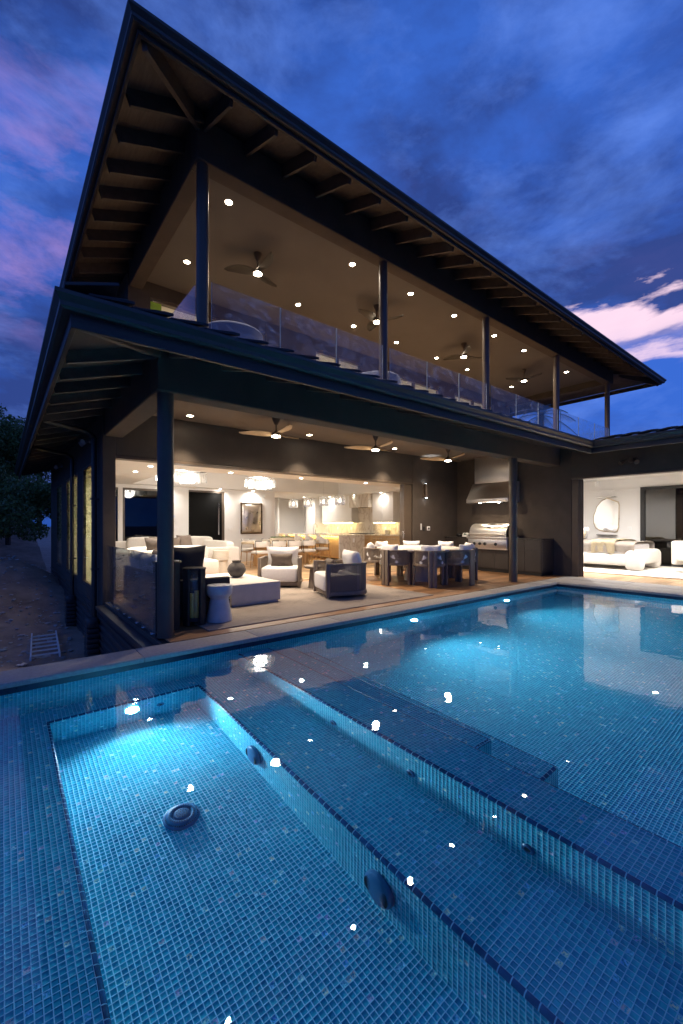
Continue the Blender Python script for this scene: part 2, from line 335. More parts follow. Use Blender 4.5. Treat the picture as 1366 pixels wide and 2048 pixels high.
def leaf_mat(name, c, tr=.35):
    m, t, o = newmat(name); gi = t.nodes.new('ShaderNodeNewGeometry')
    r = t.nodes.new('ShaderNodeMapRange'); r.inputs[3].default_value = .5; r.inputs[4].default_value = 1.5; t.links.new(gi.outputs['Random Per Island'], r.inputs[0])
    vm = t.nodes.new('ShaderNodeVectorMath'); vm.operation = 'SCALE'; vm.inputs[0].default_value = c; t.links.new(r.outputs[0], vm.inputs['Scale'])
    d = P(t, Roughness=.42); tl = t.nodes.new('ShaderNodeBsdfTranslucent'); t.links.new(vm.outputs[0], d.inputs[0]); t.links.new(vm.outputs[0], tl.inputs[0])
    mx = t.nodes.new('ShaderNodeMixShader'); mx.inputs[0].default_value = tr; t.links.new(d.outputs[0], mx.inputs[1]); t.links.new(tl.outputs[0], mx.inputs[2]); t.links.new(mx.outputs[0], o.inputs[0]); return m
leafm = leaf_mat('tree leaf', (.14, .20, .065)); palmm = leaf_mat('palm leaf', (.03, .045, .02))
def shade_mat():
    m, t, o = newmat('yellow window shade'); d = t.nodes.new('ShaderNodeBsdfDiffuse'); tl = t.nodes.new('ShaderNodeBsdfTranslucent')
    d.inputs[0].default_value = (.55, .46, .20, 1); tl.inputs[0].default_value = (.95, .86, .50, 1)
    mx = t.nodes.new('ShaderNodeMixShader'); mx.inputs[0].default_value = .8; t.links.new(d.outputs[0], mx.inputs[1]); t.links.new(tl.outputs[0], mx.inputs[2]); t.links.new(mx.outputs[0], o.inputs[0]); return m
shadem = shade_mat()
def crystal_mat(name, fr):
    m, t, o = newmat(name); g = t.nodes.new('ShaderNodeBsdfGlossy'); g.inputs['Roughness'].default_value = .1
    tr = t.nodes.new('ShaderNodeBsdfTransparent'); tl = t.nodes.new('ShaderNodeBsdfTranslucent'); tl.inputs[0].default_value = (.9, .88, .84, 1)
    mx = t.nodes.new('ShaderNodeMixShader'); mx.inputs[0].default_value = fr; t.links.new(tr.outputs[0], mx.inputs[1]); t.links.new(tl.outputs[0], mx.inputs[2])
    mx2 = t.nodes.new('ShaderNodeMixShader'); mx2.inputs[0].default_value = .22; t.links.new(mx.outputs[0], mx2.inputs[1]); t.links.new(g.outputs[0], mx2.inputs[2]); t.links.new(mx2.outputs[0], o.inputs[0]); return m
crystal = crystal_mat('crystal glass rod', .05); crystal2 = crystal_mat('frosted crystal rod', .32)

# ------------------------------------------------------------------ geometry helpers
def B(): return bmesh.new()
def box(bm, x0, x1, y0, y1, z0, z1, mat=None):
    vs = [bm.verts.new(p) for p in ((x0, y0, z0), (x1, y0, z0), (x1, y1, z0), (x0, y1, z0), (x0, y0, z1), (x1, y0, z1), (x1, y1, z1), (x0, y1, z1))]
    for f in ((3, 2, 1, 0), (4, 5, 6, 7), (0, 1, 5, 4), (1, 2, 6, 5), (2, 3, 7, 6), (3, 0, 4, 7)): bm.faces.new([vs[i] for i in f])
    if mat is not None: bmesh.ops.transform(bm, matrix=mat, verts=vs)
    return vs
def frame_of(p, q):
    d = (Vector(q) - Vector(p)); l = d.length; d.normalize()
    a = Vector((0, 0, 1)) if abs(d.z) < .95 else Vector((1, 0, 0))
    u = d.cross(a).normalized(); v = d.cross(u); return d, u, v
def cyl(bm, p, q, r, r2=None, n=14, caps=True):
    r2 = r if r2 is None else r2; d, u, v = frame_of(p, q); p = Vector(p); q = Vector(q)
    a = [bm.verts.new(p + (u * math.cos(2 * math.pi * i / n) + v * math.sin(2 * math.pi * i / n)) * r) for i in range(n)]
    b = [bm.verts.new(q + (u * math.cos(2 * math.pi * i / n) + v * math.sin(2 * math.pi * i / n)) * r2) for i in range(n)]
    for i in range(n): bm.faces.new((a[i], a[(i + 1) % n], b[(i + 1) % n], b[i]))
    if caps: bm.faces.new(a[::-1]); bm.faces.new(b)
def tube(bm, pts, r, n=8):
    for a, b in zip(pts[:-1], pts[1:]): cyl(bm, a, b, r, n=n)
def sweep(bm, pts, r, n=8, closed=False):
    rings = []; k = len(pts)
    for i, p in enumerate(pts):
        a = pts[i - 1] if (i or closed) else pts[0]; b = pts[(i + 1) % k] if (i < k - 1 or closed) else pts[-1]
        d, u, v = frame_of(a, b); p = Vector(p)
        rings.append([bm.verts.new(p + (u * math.cos(2 * math.pi * j / n) + v * math.sin(2 * math.pi * j / n)) * r) for j in range(n)])
    m = k if closed else k - 1
    for i in range(m):
        A, Bq = rings[i], rings[(i + 1) % k]
        for j in range(n): bm.faces.new((A[j], A[(j + 1) % n], Bq[(j + 1) % n], Bq[j]))
    if not closed: bm.faces.new(rings[0][::-1]); bm.faces.new(rings[-1])
def lathe(bm, prof, n=28, c=(0, 0, 0), caps=True):
    rings = []
    for r, z in prof:
        rings.append([bm.verts.new((c[0] + max(r, 1e-4) * math.cos(2 * math.pi * i / n), c[1] + max(r, 1e-4) * math.sin(2 * math.pi * i / n), c[2] + z)) for i in range(n)])
    for A, C in zip(rings[:-1], rings[1:]):
        for i in range(n): bm.faces.new((A[i], A[(i + 1) % n], C[(i + 1) % n], C[i]))
    if caps: bm.faces.new(rings[0][::-1]); bm.faces.new(rings[-1])
def prism(bm, poly, axis, a, b):
    def pt(u, v, w): return {'x': (w, u, v), 'y': (u, w, v), 'z': (u, v, w)}[axis]
    A = [bm.verts.new(pt(u, v, a)) for u, v in poly]; C = [bm.verts.new(pt(u, v, b)) for u, v in poly]; n = len(poly)
    for i in range(n): bm.faces.new((A[i], A[(i + 1) % n], C[(i + 1) % n], C[i]))
    bm.faces.new(A[::-1]); bm.faces.new(C)
def poly(bm, pts): bm.faces.new([bm.verts.new(p) for p in pts])
def cushion(bm, c, s, e=.35, mat=None, nu=20, nv=12, wob=.0, seed=0):
    """puffy rounded block (superellipsoid) of full size s round c"""
    rr = random.Random(seed); ph = [rr.uniform(0, 6.28) for _ in range(6)]
    def sg(x, p): return math.copysign(abs(x) ** p, x)
    g = []
    for j in range(nv + 1):
        th = -math.pi / 2 + math.pi * j / nv; row = []
        for i in range(nu):
            f = 2 * math.pi * i / nu
            x = sg(math.cos(th), e) * sg(math.cos(f), e); y = sg(math.cos(th), e) * sg(math.sin(f), e); z = sg(math.sin(th), e)
            w = 1 + wob * (math.sin(3 * x + ph[0]) * math.sin(4 * y + ph[1]) + .6 * math.sin(7 * x + 5 * z + ph[2]))
            v = Vector((x * s[0] / 2 * w, y * s[1] / 2 * w, z * s[2] / 2 * w))
            if mat is not None: v = mat @ v
            row.append(bm.verts.new(v + Vector(c)))
        g.append(row)
    for j in range(nv):
        for i in range(nu): bm.faces.new((g[j][i], g[j][(i + 1) % nu], g[j + 1][(i + 1) % nu], g[j + 1][i]))
    bmesh.ops.remove_doubles(bm, verts=g[0] + g[-1], dist=1e-5)
def pillow(bm, c, s, mat=None, n=14, seed=0):
    """square throw pillow: width s0, height s2, puff s1; corners drawn out"""
    rr = random.Random(seed); ph = rr.uniform(0, 6)
    rows = {}
    for sd in (-1, 1):
        for j in range(n + 1):
            for i in range(n + 1):
                u = -1 + 2 * i / n; v = -1 + 2 * j / n
                if sd == 1 and (i in (0, n) or j in (0, n)): rows[(1, i, j)] = rows[(-1, i, j)]; continue
                pin = 1 - .10 * (1 - (abs(u * v)) ** 1.2)
                h = ((1 - u ** 4) * (1 - v ** 4)) ** .45
                h *= 1 + .10 * math.sin(5 * u + ph) * math.sin(4 * v + ph * 2)
                p = Vector((u * s[0] / 2 * (pin if abs(u) > .5 else 1), sd * h * s[1] / 2, v * s[2] / 2 * (pin if abs(v) > .5 else 1)))
                if mat is not None: p = mat @ p
                rows[(sd, i, j)] = bm.verts.new(p + Vector(c))
    for sd in (-1, 1):
        for j in range(n):
            for i in range(n):
                q = [rows[(sd, i, j)], rows[(sd, i + 1, j)], rows[(sd, i + 1, j + 1)], rows[(sd, i, j + 1)]]
                bm.faces.new(q if sd < 0 else q[::-1])
def mesh_of(name, bm, m, bev=0., seg=2, sm=32):
    if bev:
        bmesh.ops.recalc_face_normals(bm, faces=bm.faces)
        es = [e for e in bm.edges if len(e.link_faces) == 2 and e.calc_face_angle(0) > .6]
        bmesh.ops.bevel(bm, geom=es, offset=bev, segments=seg, affect='EDGES', profile=.5, clamp_overlap=True)
    bmesh.ops.recalc_face_normals(bm, faces=bm.faces)
    me = bpy.data.meshes.new(name); bm.to_mesh(me); bm.free()
    for mm in (m if isinstance(m, (list, tuple)) else [m]): me.materials.append(mm)
    if sm:
        me.shade_smooth(); me.set_sharp_from_angle(angle=R(sm))
    return me
def link(name, me, par=None, loc=(0, 0, 0), rot=(0, 0, 0), kind=None):
    o = bpy.data.objects.new(name, me); COL.objects.link(o); o.location = loc; o.rotation_euler = rot
    if par is not None: o.parent = par
    if kind: o['kind'] = kind
    return o
def obj(name, bm, m, par=None, bev=0., seg=2, sm=32, loc=(0, 0, 0), rot=(0, 0, 0), kind=None):
    return link(name, mesh_of(name, bm, m, bev, seg, sm), par, loc, rot, kind)
def tag(o, label, cat, group=None):
    o['label'] = label; o['category'] = cat
    if group: o['group'] = group
    return o
def T(name, label, cat, loc=(0, 0, 0), rz=0., group=None):
    o = bpy.data.objects.new(name, None); COL.objects.link(o); o.location = loc; o.rotation_euler = (0, 0, rz); o.empty_display_size = .2
    return tag(o, label, cat, group)
def ST(name, par=None):
    o = bpy.data.objects.new(name, None); COL.objects.link(o); o['kind'] = 'structure'; o.empty_display_size = .2; return o
def dup(root, loc, rz, label, group=None):
    r = root.copy(); COL.objects.link(r); r.location = loc; r.rotation_euler = (0, 0, rz); r['label'] = label
    if group: r['group'] = group
    def rec(a, b):
        for ch in [x for x in a.children]:
            c = ch.copy(); COL.objects.link(c); c.parent = b; rec(ch, c)
    rec(root, r); return r
def bx(name, m, par, x0, x1, y0, y1, z0, z1, bev=.004, **k):
    bm = B(); box(bm, x0, x1, y0, y1, z0, z1); return obj(name, bm, m, par, bev, 1, 32, **k)
def spot(par, loc, power, col, ang=110, blend=.6, rad=.04, rot=(0, 0, 0), name='lamp_light'):
    l = bpy.data.lights.new(name, 'SPOT'); l.energy = power; l.color = col; l.spot_size = R(ang); l.spot_blend = blend; l.shadow_soft_size = rad
    o = bpy.data.objects.new(name, l); COL.objects.link(o); o.location = loc; o.rotation_euler = rot; o.parent = par; return o
def point(par, loc, power, col, rad=.05, name='lamp_light'):
    l = bpy.data.lights.new(name, 'POINT'); l.energy = power; l.color = col; l.shadow_soft_size = rad
    o = bpy.data.objects.new(name, l); COL.objects.link(o); o.location = loc; o.parent = par; return o
def rotm(ax, a): return Matrix.Rotation(a, 3, ax)
WARM = (1., .80, .58); NEUT = (1., .94, .86); COOLW = (1., .95, .90); POOLC = (.52, .85, 1.)

# ------------------------------------------------------------------ setting: ground, pool, coping, deck
ZW = -.10
def gz(x, y):
    z = -1.02 + .035 * math.sin(3.1 * x + 1.7 * y) + .03 * math.sin(5.3 * y - 2.2 * x)
    z += 1.25 * math.exp(-(((x + .1) / 1.9) ** 2 + ((y - 15.5) / 2.6) ** 2)) * (1 + .1 * math.sin(6 * x + 4 * y))
    z += .55 * math.exp(-(((x + 1.9) / 1.3) ** 2 + ((y - 12.3) / 1.6) ** 2))
    return z + max(0, y - 17) * .16 + max(0, -x - 3) * .10
def ground():
    bm = B(); box(bm, -900, 900, -900, 900, -1.75, -1.55)
    nx, ny = 70, 110; g = {}
    for i in range(nx + 1):
        for j in range(ny + 1):
            x = -32 + (1.36 + 32) * i / nx; y = 4.76 + 60 * (j / ny) ** 1.6
            z = gz(x, y)
            z += rng.normal(0, .018)
            if i == 0 or j == 0: z = -1.6
            g[i, j] = bm.verts.new((x, y, z))
    for i in range(nx):
        for j in range(ny): bm.faces.new((g[i, j], g[i + 1, j], g[i + 1, j + 1], g[i, j + 1]))
    return obj('ground', bm, dirt, kind='structure', sm=60)
ground()
bm = B()
for k in range(9):
    y0 = 17.2 + k * 1.4
    poly(bm, [(-1.7 + .02 * k, y0, -.55 + (y0 - 17) * .19), (-.2, y0, -.42 + (y0 - 17) * .19), (-.1, y0 + 1.38, -.42 + (y0 - 15.6) * .19), (-1.6, y0 + 1.38, -.55 + (y0 - 15.6) * .19)])
bmesh.ops.solidify(bm, geom=bm.faces, thickness=.3)
obj('path', bm, M('concrete path', (.48, .47, .46), .9, var=.25, vs=4, bump=.3), kind='structure', sm=0)
bm = B()
for _ in range(420):
    x0, y0 = rng.uniform(-3.6, -.6), rng.uniform(10.5, 19); z0 = gz(x0, y0)
    for _ in range(14):
        a = rng.uniform(0, 6.28); h = rng.uniform(.06, .22); x1, y1 = x0 + rng.normal(0, .05), y0 + rng.normal(0, .05); dx, dy = math.cos(a), math.sin(a)
        poly(bm, [(x1 - dy * .006, y1 + dx * .006, z0 - .02), (x1 + dy * .006, y1 - dx * .006, z0 - .02), (x1 + dx * h * .5, y1 + dy * h * .5, z0 + h)])
obj('grass', bm, leaf_mat('dry grass', (.16, .17, .07)), kind='stuff', sm=0)
# loose stones
OCT = np.array([(1, 0, 0), (0, 1, 0), (-1, 0, 0), (0, -1, 0), (.72, .72, .5), (-.72, .72, .5), (-.72, -.72, .5), (.72, -.72, .5), (0, 0, 1), (0, 0, -1)], float)
OF = [(0, 1, 4), (1, 2, 5), (2, 3, 6), (3, 0, 7), (4, 1, 5, 8), (5, 2, 6, 8), (6, 3, 7, 8), (7, 0, 4, 8), (1, 0, 9), (2, 1, 9), (3, 2, 9), (0, 3, 9)]
gv, gf = [], []
for _ in range(2600):
    x = rng.uniform(-3.5, 1.1); y = 5 + 13 * rng.random(); q = .012 + .055 * rng.random() ** 3; c_ = math.cos(x * 40), math.sin(x * 40)
    v = OCT * rng.uniform(.75, 1.2, (10, 1)) * (q, q * .8, q * .55); v = np.stack([v[:, 0] * c_[0] - v[:, 1] * c_[1], v[:, 0] * c_[1] + v[:, 1] * c_[0], v[:, 2]], 1) + (x, y, gz(x, y) + q * .2)
    gf += [tuple(i + len(gv) for i in f) for f in OF]; gv += v.tolist()
me = bpy.data.meshes.new('gravel'); me.from_pydata(gv, [], gf); me.materials.append(M('loose stone', (.42, .39, .37), .9, var=.5, vs=3)); link('gravel', me, kind='stuff')

pool = ST('pool_basin')
P_ = .027; U3 = np.array
TILES = []      # (centre, u, v, n)
CAMF = U3([math.sin(R(38.67)), math.cos(R(38.67)), 0]); CAMR = U3([math.cos(R(38.67)), -math.sin(R(38.67)), 0]); CAMP = U3([0, 0, 1.27])
shell = B(); uvl = shell.loops.layers.uv.new('UVMap')
def panel(o, u, v, lu, lv, geo=True):
    """rectangular mosaic field: o corner, u/v unit directions, u x v is the visible side"""
    o, u, v = U3(o, float), U3(u, float), U3(v, float); n = np.cross(u, v)
    nu = max(1, round(lu / P_)); nv = max(1, round(lv / P_)); pu, pv = lu / nu, lv / nv
    q = [o - n * .0065, o - n * .0065 + u * lu, o - n * .0065 + u * lu + v * lv, o - n * .0065 + v * lv]
    f = shell.faces.new([shell.verts.new(p) for p in q])
    for l, (a, b) in zip(f.loops, ((0, 0), (nu, 0), (nu, nv), (0, nv))): l[uvl].uv = (a + 37 * len(TILES), b)
    if not geo: TILES.append(None); return
    I, J = np.meshgrid(np.arange(nu) + .5, np.arange(nv) + .5, indexing='ij')
    c = o + I[..., None] * pu * u + J[..., None] * pv * v; c = c.reshape(-1, 3)
    d = c - CAMP; D = d @ CAMF; x = 683 + 847 * (d @ CAMR) / np.maximum(D, .05); y = 1050 - 847 * d[:, 2] / np.maximum(D, .05)
    keep = (D > .3) & (x > -420) & (x < 1780) & (y < 2620) & (np.linalg.norm(d, axis=1) < 9.5)
    TILES.append((c[keep], u, v, n, pu, pv))
SX0, SX1, SY1 = .295, 1.49, 4.10; TX2, TX3 = 2.035, 2.415; PX0, PX1, PY0, PY1 = -2.2, 9.65, -1.2, 4.37
ZS, Z2, ZSP, ZA, ZB, ZF = -.65, -.28, -1.05, -.48, -.78, -1.2; t_ = .021
ex, ey, ez = (1, 0, 0), (0, 1, 0), (0, 0, 1)
panel((PX0, PY0, ZS), ex, ey, SX0 - t_ - PX0, PY1 - PY0)
panel((SX0 - t_, SY1 + t_, ZS), ex, ey, TX2 - SX0 + t_, PY1 - SY1 - t_)
panel((SX1 + t_, PY0, ZS), ex, ey, TX2 - SX1 - t_, SY1 + t_ - PY0)
panel((SX0, -.4, ZSP), ex, ey, SX1 - SX0, SY1 + .4)
panel((SX1, SY1, ZSP), (0, -1, 0), ez, SY1 + .4, ZS - t_ - ZSP)
panel((SX0, SY1, ZSP), ex, ez, SX1 - SX0, ZS - t_ - ZSP)
panel((SX0, -.4, ZSP), ey, ez, SY1 + .4, ZS - t_ - ZSP, False)
panel((SX1, -.4, ZSP), (-1, 0, 0), ez, SX1 - SX0, ZS - ZSP, False)
panel((SX0 - t_, PY0, ZS), ex, ey, SX1 - SX0 + 2 * t_, -.4 - PY0, False)
panel((TX2, PY1, ZS), (0, -1, 0), ez, PY1 - PY0, Z2 - t_ - ZS)
panel((TX2 + t_, PY0, Z2), ex, ey, TX3 - TX2 - 2 * t_, PY1 - PY0)
panel((TX3, PY0, ZF), ey, ez, PY1 - PY0, Z2 - t_ - ZF, False)
panel((TX3, 1.70, ZA), ex, ey, .325 - t_, PY1 - 1.70)
panel((TX3, 1.36 + t_, ZB), ex, ey, .605 - t_, .34 - t_)
panel((TX3 + .325, 1.70, ZB), ex, ey, .28 - t_, PY1 - 1.70)
panel((TX3, 1.70, ZB), ex, ez, .325, ZA - t_ - ZB)
panel((TX3, 1.36, ZF), ex, ez, .605, ZB - t_ - ZF)
panel((TX3 + .325, 1.70, ZB), ey, ez, PY1 - 1.70, ZA - t_ - ZB, False)
panel((TX3 + .605, 1.36, ZF), ey, ez, PY1 - 1.36, ZB - t_ - ZF, False)
panel((TX3, PY0, ZF), ex, ey, PX1 - TX3, PY1 - PY0)
panel((PX0, PY1, ZS), ex, ez, TX2 - PX0, -.105 - ZS)
panel((TX2, PY1, Z2), ex, ez, TX3 - TX2, -.105 - Z2)
panel((TX3, PY1, ZF), ex, ez, PX1 - TX3, -.105 - ZF)
panel((PX1, PY1, ZF), (0, -1, 0), ez, PY1 - PY0, -.105 - ZF)
panel((PX0, PY0, ZS), ey, ez, PY1 - PY0, -.105 - ZS, False)
panel((PX1, PY0, ZF), (-1, 0, 0), ez, PX1 - PX0, -.105 - ZF, False)
shell.normal_update()
me = bpy.data.meshes.new('mosaic_backing'); shell.to_mesh(me); shell.free(); me.materials.append(fartile)
link('mosaic_backing', me, pool)
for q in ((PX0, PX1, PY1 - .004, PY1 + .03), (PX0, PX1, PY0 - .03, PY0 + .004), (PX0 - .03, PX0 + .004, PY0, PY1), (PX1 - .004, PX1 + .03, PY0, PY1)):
    bm = B(); box(bm, *q, -.106, -.044); obj('coping_shade_strip', bm, M('navy coping shade', (.006, .018, .045), .3, var=.2, vs=30), pool, sm=0)  # overhang shade of the coping, painted as a navy strip above the water
# outer retaining shell
bm = B(); box(bm, PX0 - .25, PX1 + .2, PY1 + .02, PY1 + .34, -1.5, -.05); box(bm, PX0 - .25, PX0 - .02, PY0 - .3, PY1 + .02, -1.5, -.05); box(bm, PX0 - .25, PX1 + .2, PY0 - .3, PY0 - .02, -1.5, -.05)
box(bm, PX0 - .2, PX1 + .1, PY0 - .1, PY1 + .1, -1.5, -1.22)
obj('retaining_wall', bm, stoneg, pool, sm=0)
def tile_unit(pu, pv):
    a, b = pu / 2, pv / 2; g, d = .0018, .0046; z = -.0045
    v = [(-a, -b, 0), (a, -b, 0), (a, b, 0), (-a, b, 0), (-a + g, -b + g, 0), (a - g, -b + g, 0), (a - g, b - g, 0), (-a + g, b - g, 0),
         (-a + d, -b + d, z), (a - d, -b + d, z), (a - d, b - d, z), (-a + d, b - d, z)]
    f = []
    for k in range(4):
        q = (k + 1) % 4; f.append((k, q, 4 + q, 4 + k))
    for k in range(4):
        q = (k + 1) % 4; f.append((4 + k, 4 + q, 8 + q, 8 + k))
    f.append((8, 9, 10, 11)); return np.array(v), np.array(f)
allc = []
for k, tt in enumerate(TILES):
    if tt is None: continue
    for i in range(len(tt[0])): allc.append((k, i))
dist = np.concatenate([np.linalg.norm((t[0] - CAMP) * [1, 1, 1.0], axis=1) for t in TILES if t is not None])
cc = np.concatenate([t[0] for t in TILES if t is not None])
d_ = cc - CAMP; D_ = d_ @ CAMF; px = 683 + 847 * (d_ @ CAMR) / D_; py = 1050 - 847 * d_[:, 2] / D_
vis = (px > 10) & (px < 1356) & (py < 2150)
order = np.argsort(np.where(vis, dist, 99)); near = set(order[:300].tolist())
VV, FF, MI, base_i, gi = [], [], [], 0, 0
unit_cache = {}
for k, tt in enumerate(TILES):
    if tt is None: continue
    c, u, v, n, pu, pv = tt; uv_, uf = tile_unit(pu, pv)
    m3 = np.stack([u, v, n], 1); loc = uv_ @ m3.T
    keep = np.ones(len(c), bool)
    for i in range(len(c)):
        if gi + i in near:
            keep[i] = False
            if k not in unit_cache:
                me = bpy.data.meshes.new('tile'); me.from_pydata(uv_.tolist(), [], uf.tolist()); me.materials.append(tilem); me.materials.append(groutm)
                me.polygons.foreach_set('material_index', [1] * 4 + [0] * 5); unit_cache[k] = me
            o = bpy.data.objects.new('tile', unit_cache[k]); COL.objects.link(o)
            o.matrix_local = Matrix(((u[0], v[0], n[0], c[i][0]), (u[1], v[1], n[1], c[i][1]), (u[2], v[2], n[2], c[i][2]), (0, 0, 0, 1))); o.parent = pool
    gi += len(c); c = c[keep]
    if len(c) == 0: continue
    vv = c[:, None, :] + loc[None]; vv[:, 8:, :] += n * rng.normal(0, .00045, (len(c), 4, 1)); VV.append(vv.reshape(-1, 3)); FF.append((uf[None] + (base_i + 12 * np.arange(len(c)))[:, None, None]).reshape(-1, 4)); base_i += 12 * len(c)
    MI.append(np.tile(np.array([1] * 4 + [0] * 5, np.int32), len(c)))
VV = np.concatenate(VV); FF = np.concatenate(FF); MI = np.concatenate(MI)
me = bpy.data.meshes.new('tile_field'); me.vertices.add(len(VV)); me.vertices.foreach_set('co', VV.astype(np.float32).ravel())
me.loops.add(FF.size); me.loops.foreach_set('vertex_index', FF.astype(np.int32).ravel()); me.polygons.add(len(FF))
me.polygons.foreach_set('loop_start', (np.arange(len(FF)) * 4).astype(np.int32)); me.polygons.foreach_set('material_index', MI)
me.materials.append(tilem); me.materials.append(groutm); me.update(calc_edges=True)
link('tile_field', me, pool, kind='stuff')
print('tiles', len(FF) // 9)
# rounded trim tiles along the rims
TR = []
def trim_line(p, q, a0, a1):
    """quarter-round pieces of 54 mm from p to q; a0..a1 = angles of the arc in the plane across (up = 90 deg)"""
    p, q = Vector(p), Vector(q); l = (q - p).length; n = round(l / .054); d = (q - p) / n
    for i in range(n): TR.append((p + d * i, d, a0, a1))
def trim_piece(bm, p, d, a0, a1, gap=.0055, r=.0215):
    dn = d.normalized(); side = dn.cross(Vector((0, 0, 1))); up = Vector((0, 0, 1)); n = 6; A, C, A2, C2 = [], [], [], []
    for k in range(n + 1):
        a = R(a0 + (a1 - a0) * k / n); w = side * math.cos(a) + up * math.sin(a)
        A.append(bm.verts.new(p + dn * gap / 2 + w * r)); C.append(bm.verts.new(p + d - dn * gap / 2 + w * r))
    for k in range(n): bm.faces.new((A[k], A[k + 1], C[k + 1], C[k]))
    bm.faces.new(A[::-1]); bm.faces.new(C)
for a in (((SX1 + t_, -.4, ZS - t_), (SX1 + t_, SY1, ZS - t_), 90, 180), ((SX0 - t_, -.4, ZS - t_), (SX0 - t_, SY1, ZS - t_), 90, 0),
          ((SX0 - t_, SY1 + t_, ZS - t_), (SX1 + t_, SY1 + t_, ZS - t_), 90, 0), ((TX2 + t_, -.6, Z2 - t_), (TX2 + t_, PY1, Z2 - t_), 90, 180),
          ((TX3 - t_, -.6, Z2 - t_), (TX3 - t_, PY1, Z2 - t_), 90, 0), ((TX3 + .325 - t_, 1.70, ZA - t_), (TX3 + .325 - t_, PY1, ZA - t_), 90, 0),
          ((TX3, 1.70 + t_, ZA - t_), (TX3 + .304, 1.70 + t_, ZA - t_), 90, 0), ((TX3 + .605 - t_, 1.36, ZB - t_), (TX3 + .605 - t_, PY1, ZB - t_), 90, 0),
          ((TX3, 1.36 + t_, ZB - t_), (TX3 + .584, 1.36 + t_, ZB - t_), 90, 0)): trim_line(*a)
core = B()
for p, d, a0, a1 in TR: trim_piece(core, p, d, a0, a1, -.0005, .0205)
obj('trim_grout', core, groutm, pool, kind='stuff')
TR.sort(key=lambda a: (a[0] - Vector(CAMP)).length)
rest = B(); tcache = {}
for i, (p, d, a0, a1) in enumerate(TR):
    if i < 300 and p.y > .15:
        key = (round(d.x, 4), round(d.y, 4), a1)
        if key not in tcache:
            b2 = B(); trim_piece(b2, Vector((0, 0, 0)), d, a0, a1); tcache[key] = mesh_of('trim_tile', b2, trimm, sm=40)
        link('trim_tile', tcache[key], pool, p)
    else: trim_piece(rest, p, d, a0, a1)
obj('trim_run', rest, trimm, pool, kind='stuff')

bm = B(); poly(bm, [(PX0 + .002, PY0 + .002, ZW), (PX1 - .002, PY0 + .002, ZW), (PX1 - .002, PY1 - .002, ZW), (PX0 + .002, PY1 - .002, ZW)])
obj('pool_water', bm, waterm, kind='structure', sm=0)

coping = ST('coping')
def stone(x0, x1, y0, y1):
    bm = B(); box(bm, x0 + .002, x1 - .002, y0 + .002, y1 - .002, -.045, 0); obj('coping_stone', bm, stoneg, coping, .006, 2)
x = -2.6
while x < 9.6:
    x2 = min(x + 1.22, 9.63); stone(x, x2, 4.335, 4.72); x = x2
y = -1.6
while y < 4.70:
    y2 = min(y + 1.22, 4.72); stone(9.63, 10.31, y, y2); stone(10.31, 10.98, y, y2); stone(-2.6, -2.18, y, min(y2, 4.335)); y = y2
x = -2.18
while x < 9.6:
    x2 = min(x + 1.22, 9.63); stone(x, x2, -1.6, -1.17); x = x2

deck = ST('deck')
bm = B(); box(bm, 1.36, 11.0, 4.74, 8.2, -.10, -.016); box(bm, 1.36, 11.0, 4.722, 4.74, -.05, -.012); obj('deck_bed', bm, blackp, deck, sm=0)
def planks(par, name, x0, x1, y0, y1, w, ln, m, top=0.):
    cache = {}; row = 0; y = y0
    while y < y1 - .01:
        x = x0 - ((row * 1.37) % 1) * ln * .9
        while x < x1 - .01:
            a, b = max(x, x0), min(x + ln, x1); key = round(b - a, 2)
            if b - a > .05:
                yy = min(w, y1 - y)
                kk = (key, round(yy, 3))
                if kk not in cache:
                    bm = B(); box(bm, 0, b - a - .003, 0, yy - .003, -.015, 0); cache[kk] = mesh_of(name, bm, m, .0012, 1, 0)
                link(name, cache[kk], par, (a, y, top + rng.uniform(-.0006, .0006)))
            x += ln
        y += w; row += 1
planks(deck, 'plank', 1.42, 10.99, 4.742, 8.19, .20, 1.5, deckm)
ifloor = ST('interior_floor')
bm = B(); box(bm, 1.5, 11.4, 8.2, 17.2, -.10, -.016); obj('floor_bed', bm, blackp, ifloor, sm=0)
planks(ifloor, 'plank', 1.5, 11.4, 8.2, 17.0, .24, 2.2, floorm)
bfloor = ST('bedroom_floor')
bm = B(); box(bm, 10.98, 15.8, -3.2, 7.0, -.10, -.016); obj('floor_bed', bm, blackp, bfloor, sm=0)
planks(bfloor, 'plank', 10.985, 12.2, -1.6, 4.9, .24, 1.2, floorm, -.001)
bm = B(); box(bm, 12.2, 15.8, -3.2, 7.0, -.016, -.001); obj('floor_boards', bm, floorm, bfloor, sm=0)

# ------------------------------------------------------------------ house
house = T('house', 'dark two storey house with hipped eaves, lit lanai and upper balcony behind the pool', 'house')
def hb(name, m, *a, **k): return bx(name, m, house, *a, **k)
# lower storey
for (x, y) in ((1.45, 5.02), (8.92, 5.0)):
    bm = B(); cyl(bm, (x, y, 0), (x, y, 2.765), .089, n=32); cyl(bm, (x, y, 0), (x, y, .012), .10, n=32); obj('column', bm, bronze, house, sm=40)
for (x) in (2.13, 5.56, 8.94, 12.54, 16.35):
    bm = B(); cyl(bm, (x, 5.70, 3.5), (x, 5.70, 6.18), .080, n=28); obj('column', bm, bronze, house, sm=40)
hb('beam', stucco, 1.33, 11.0, 4.905, 5.19, 2.76, 3.40, bev=.012)
hb('beam', stucco, 1.33, 1.61, 5.192, 8.0, 2.762, 3.40, bev=.012)
hb('ceiling', stucco2, 1.61, 11.0, 5.19, 8.0, 3.22, 3.30, bev=0)
hb('wall', stucco, 1.5, 8.95, 8.0, 8.2, 2.45, 3.22, bev=.008)
hb('wall', stucco, 8.952, 11.0, 8.0, 8.2, -.02, 3.22, bev=.008)
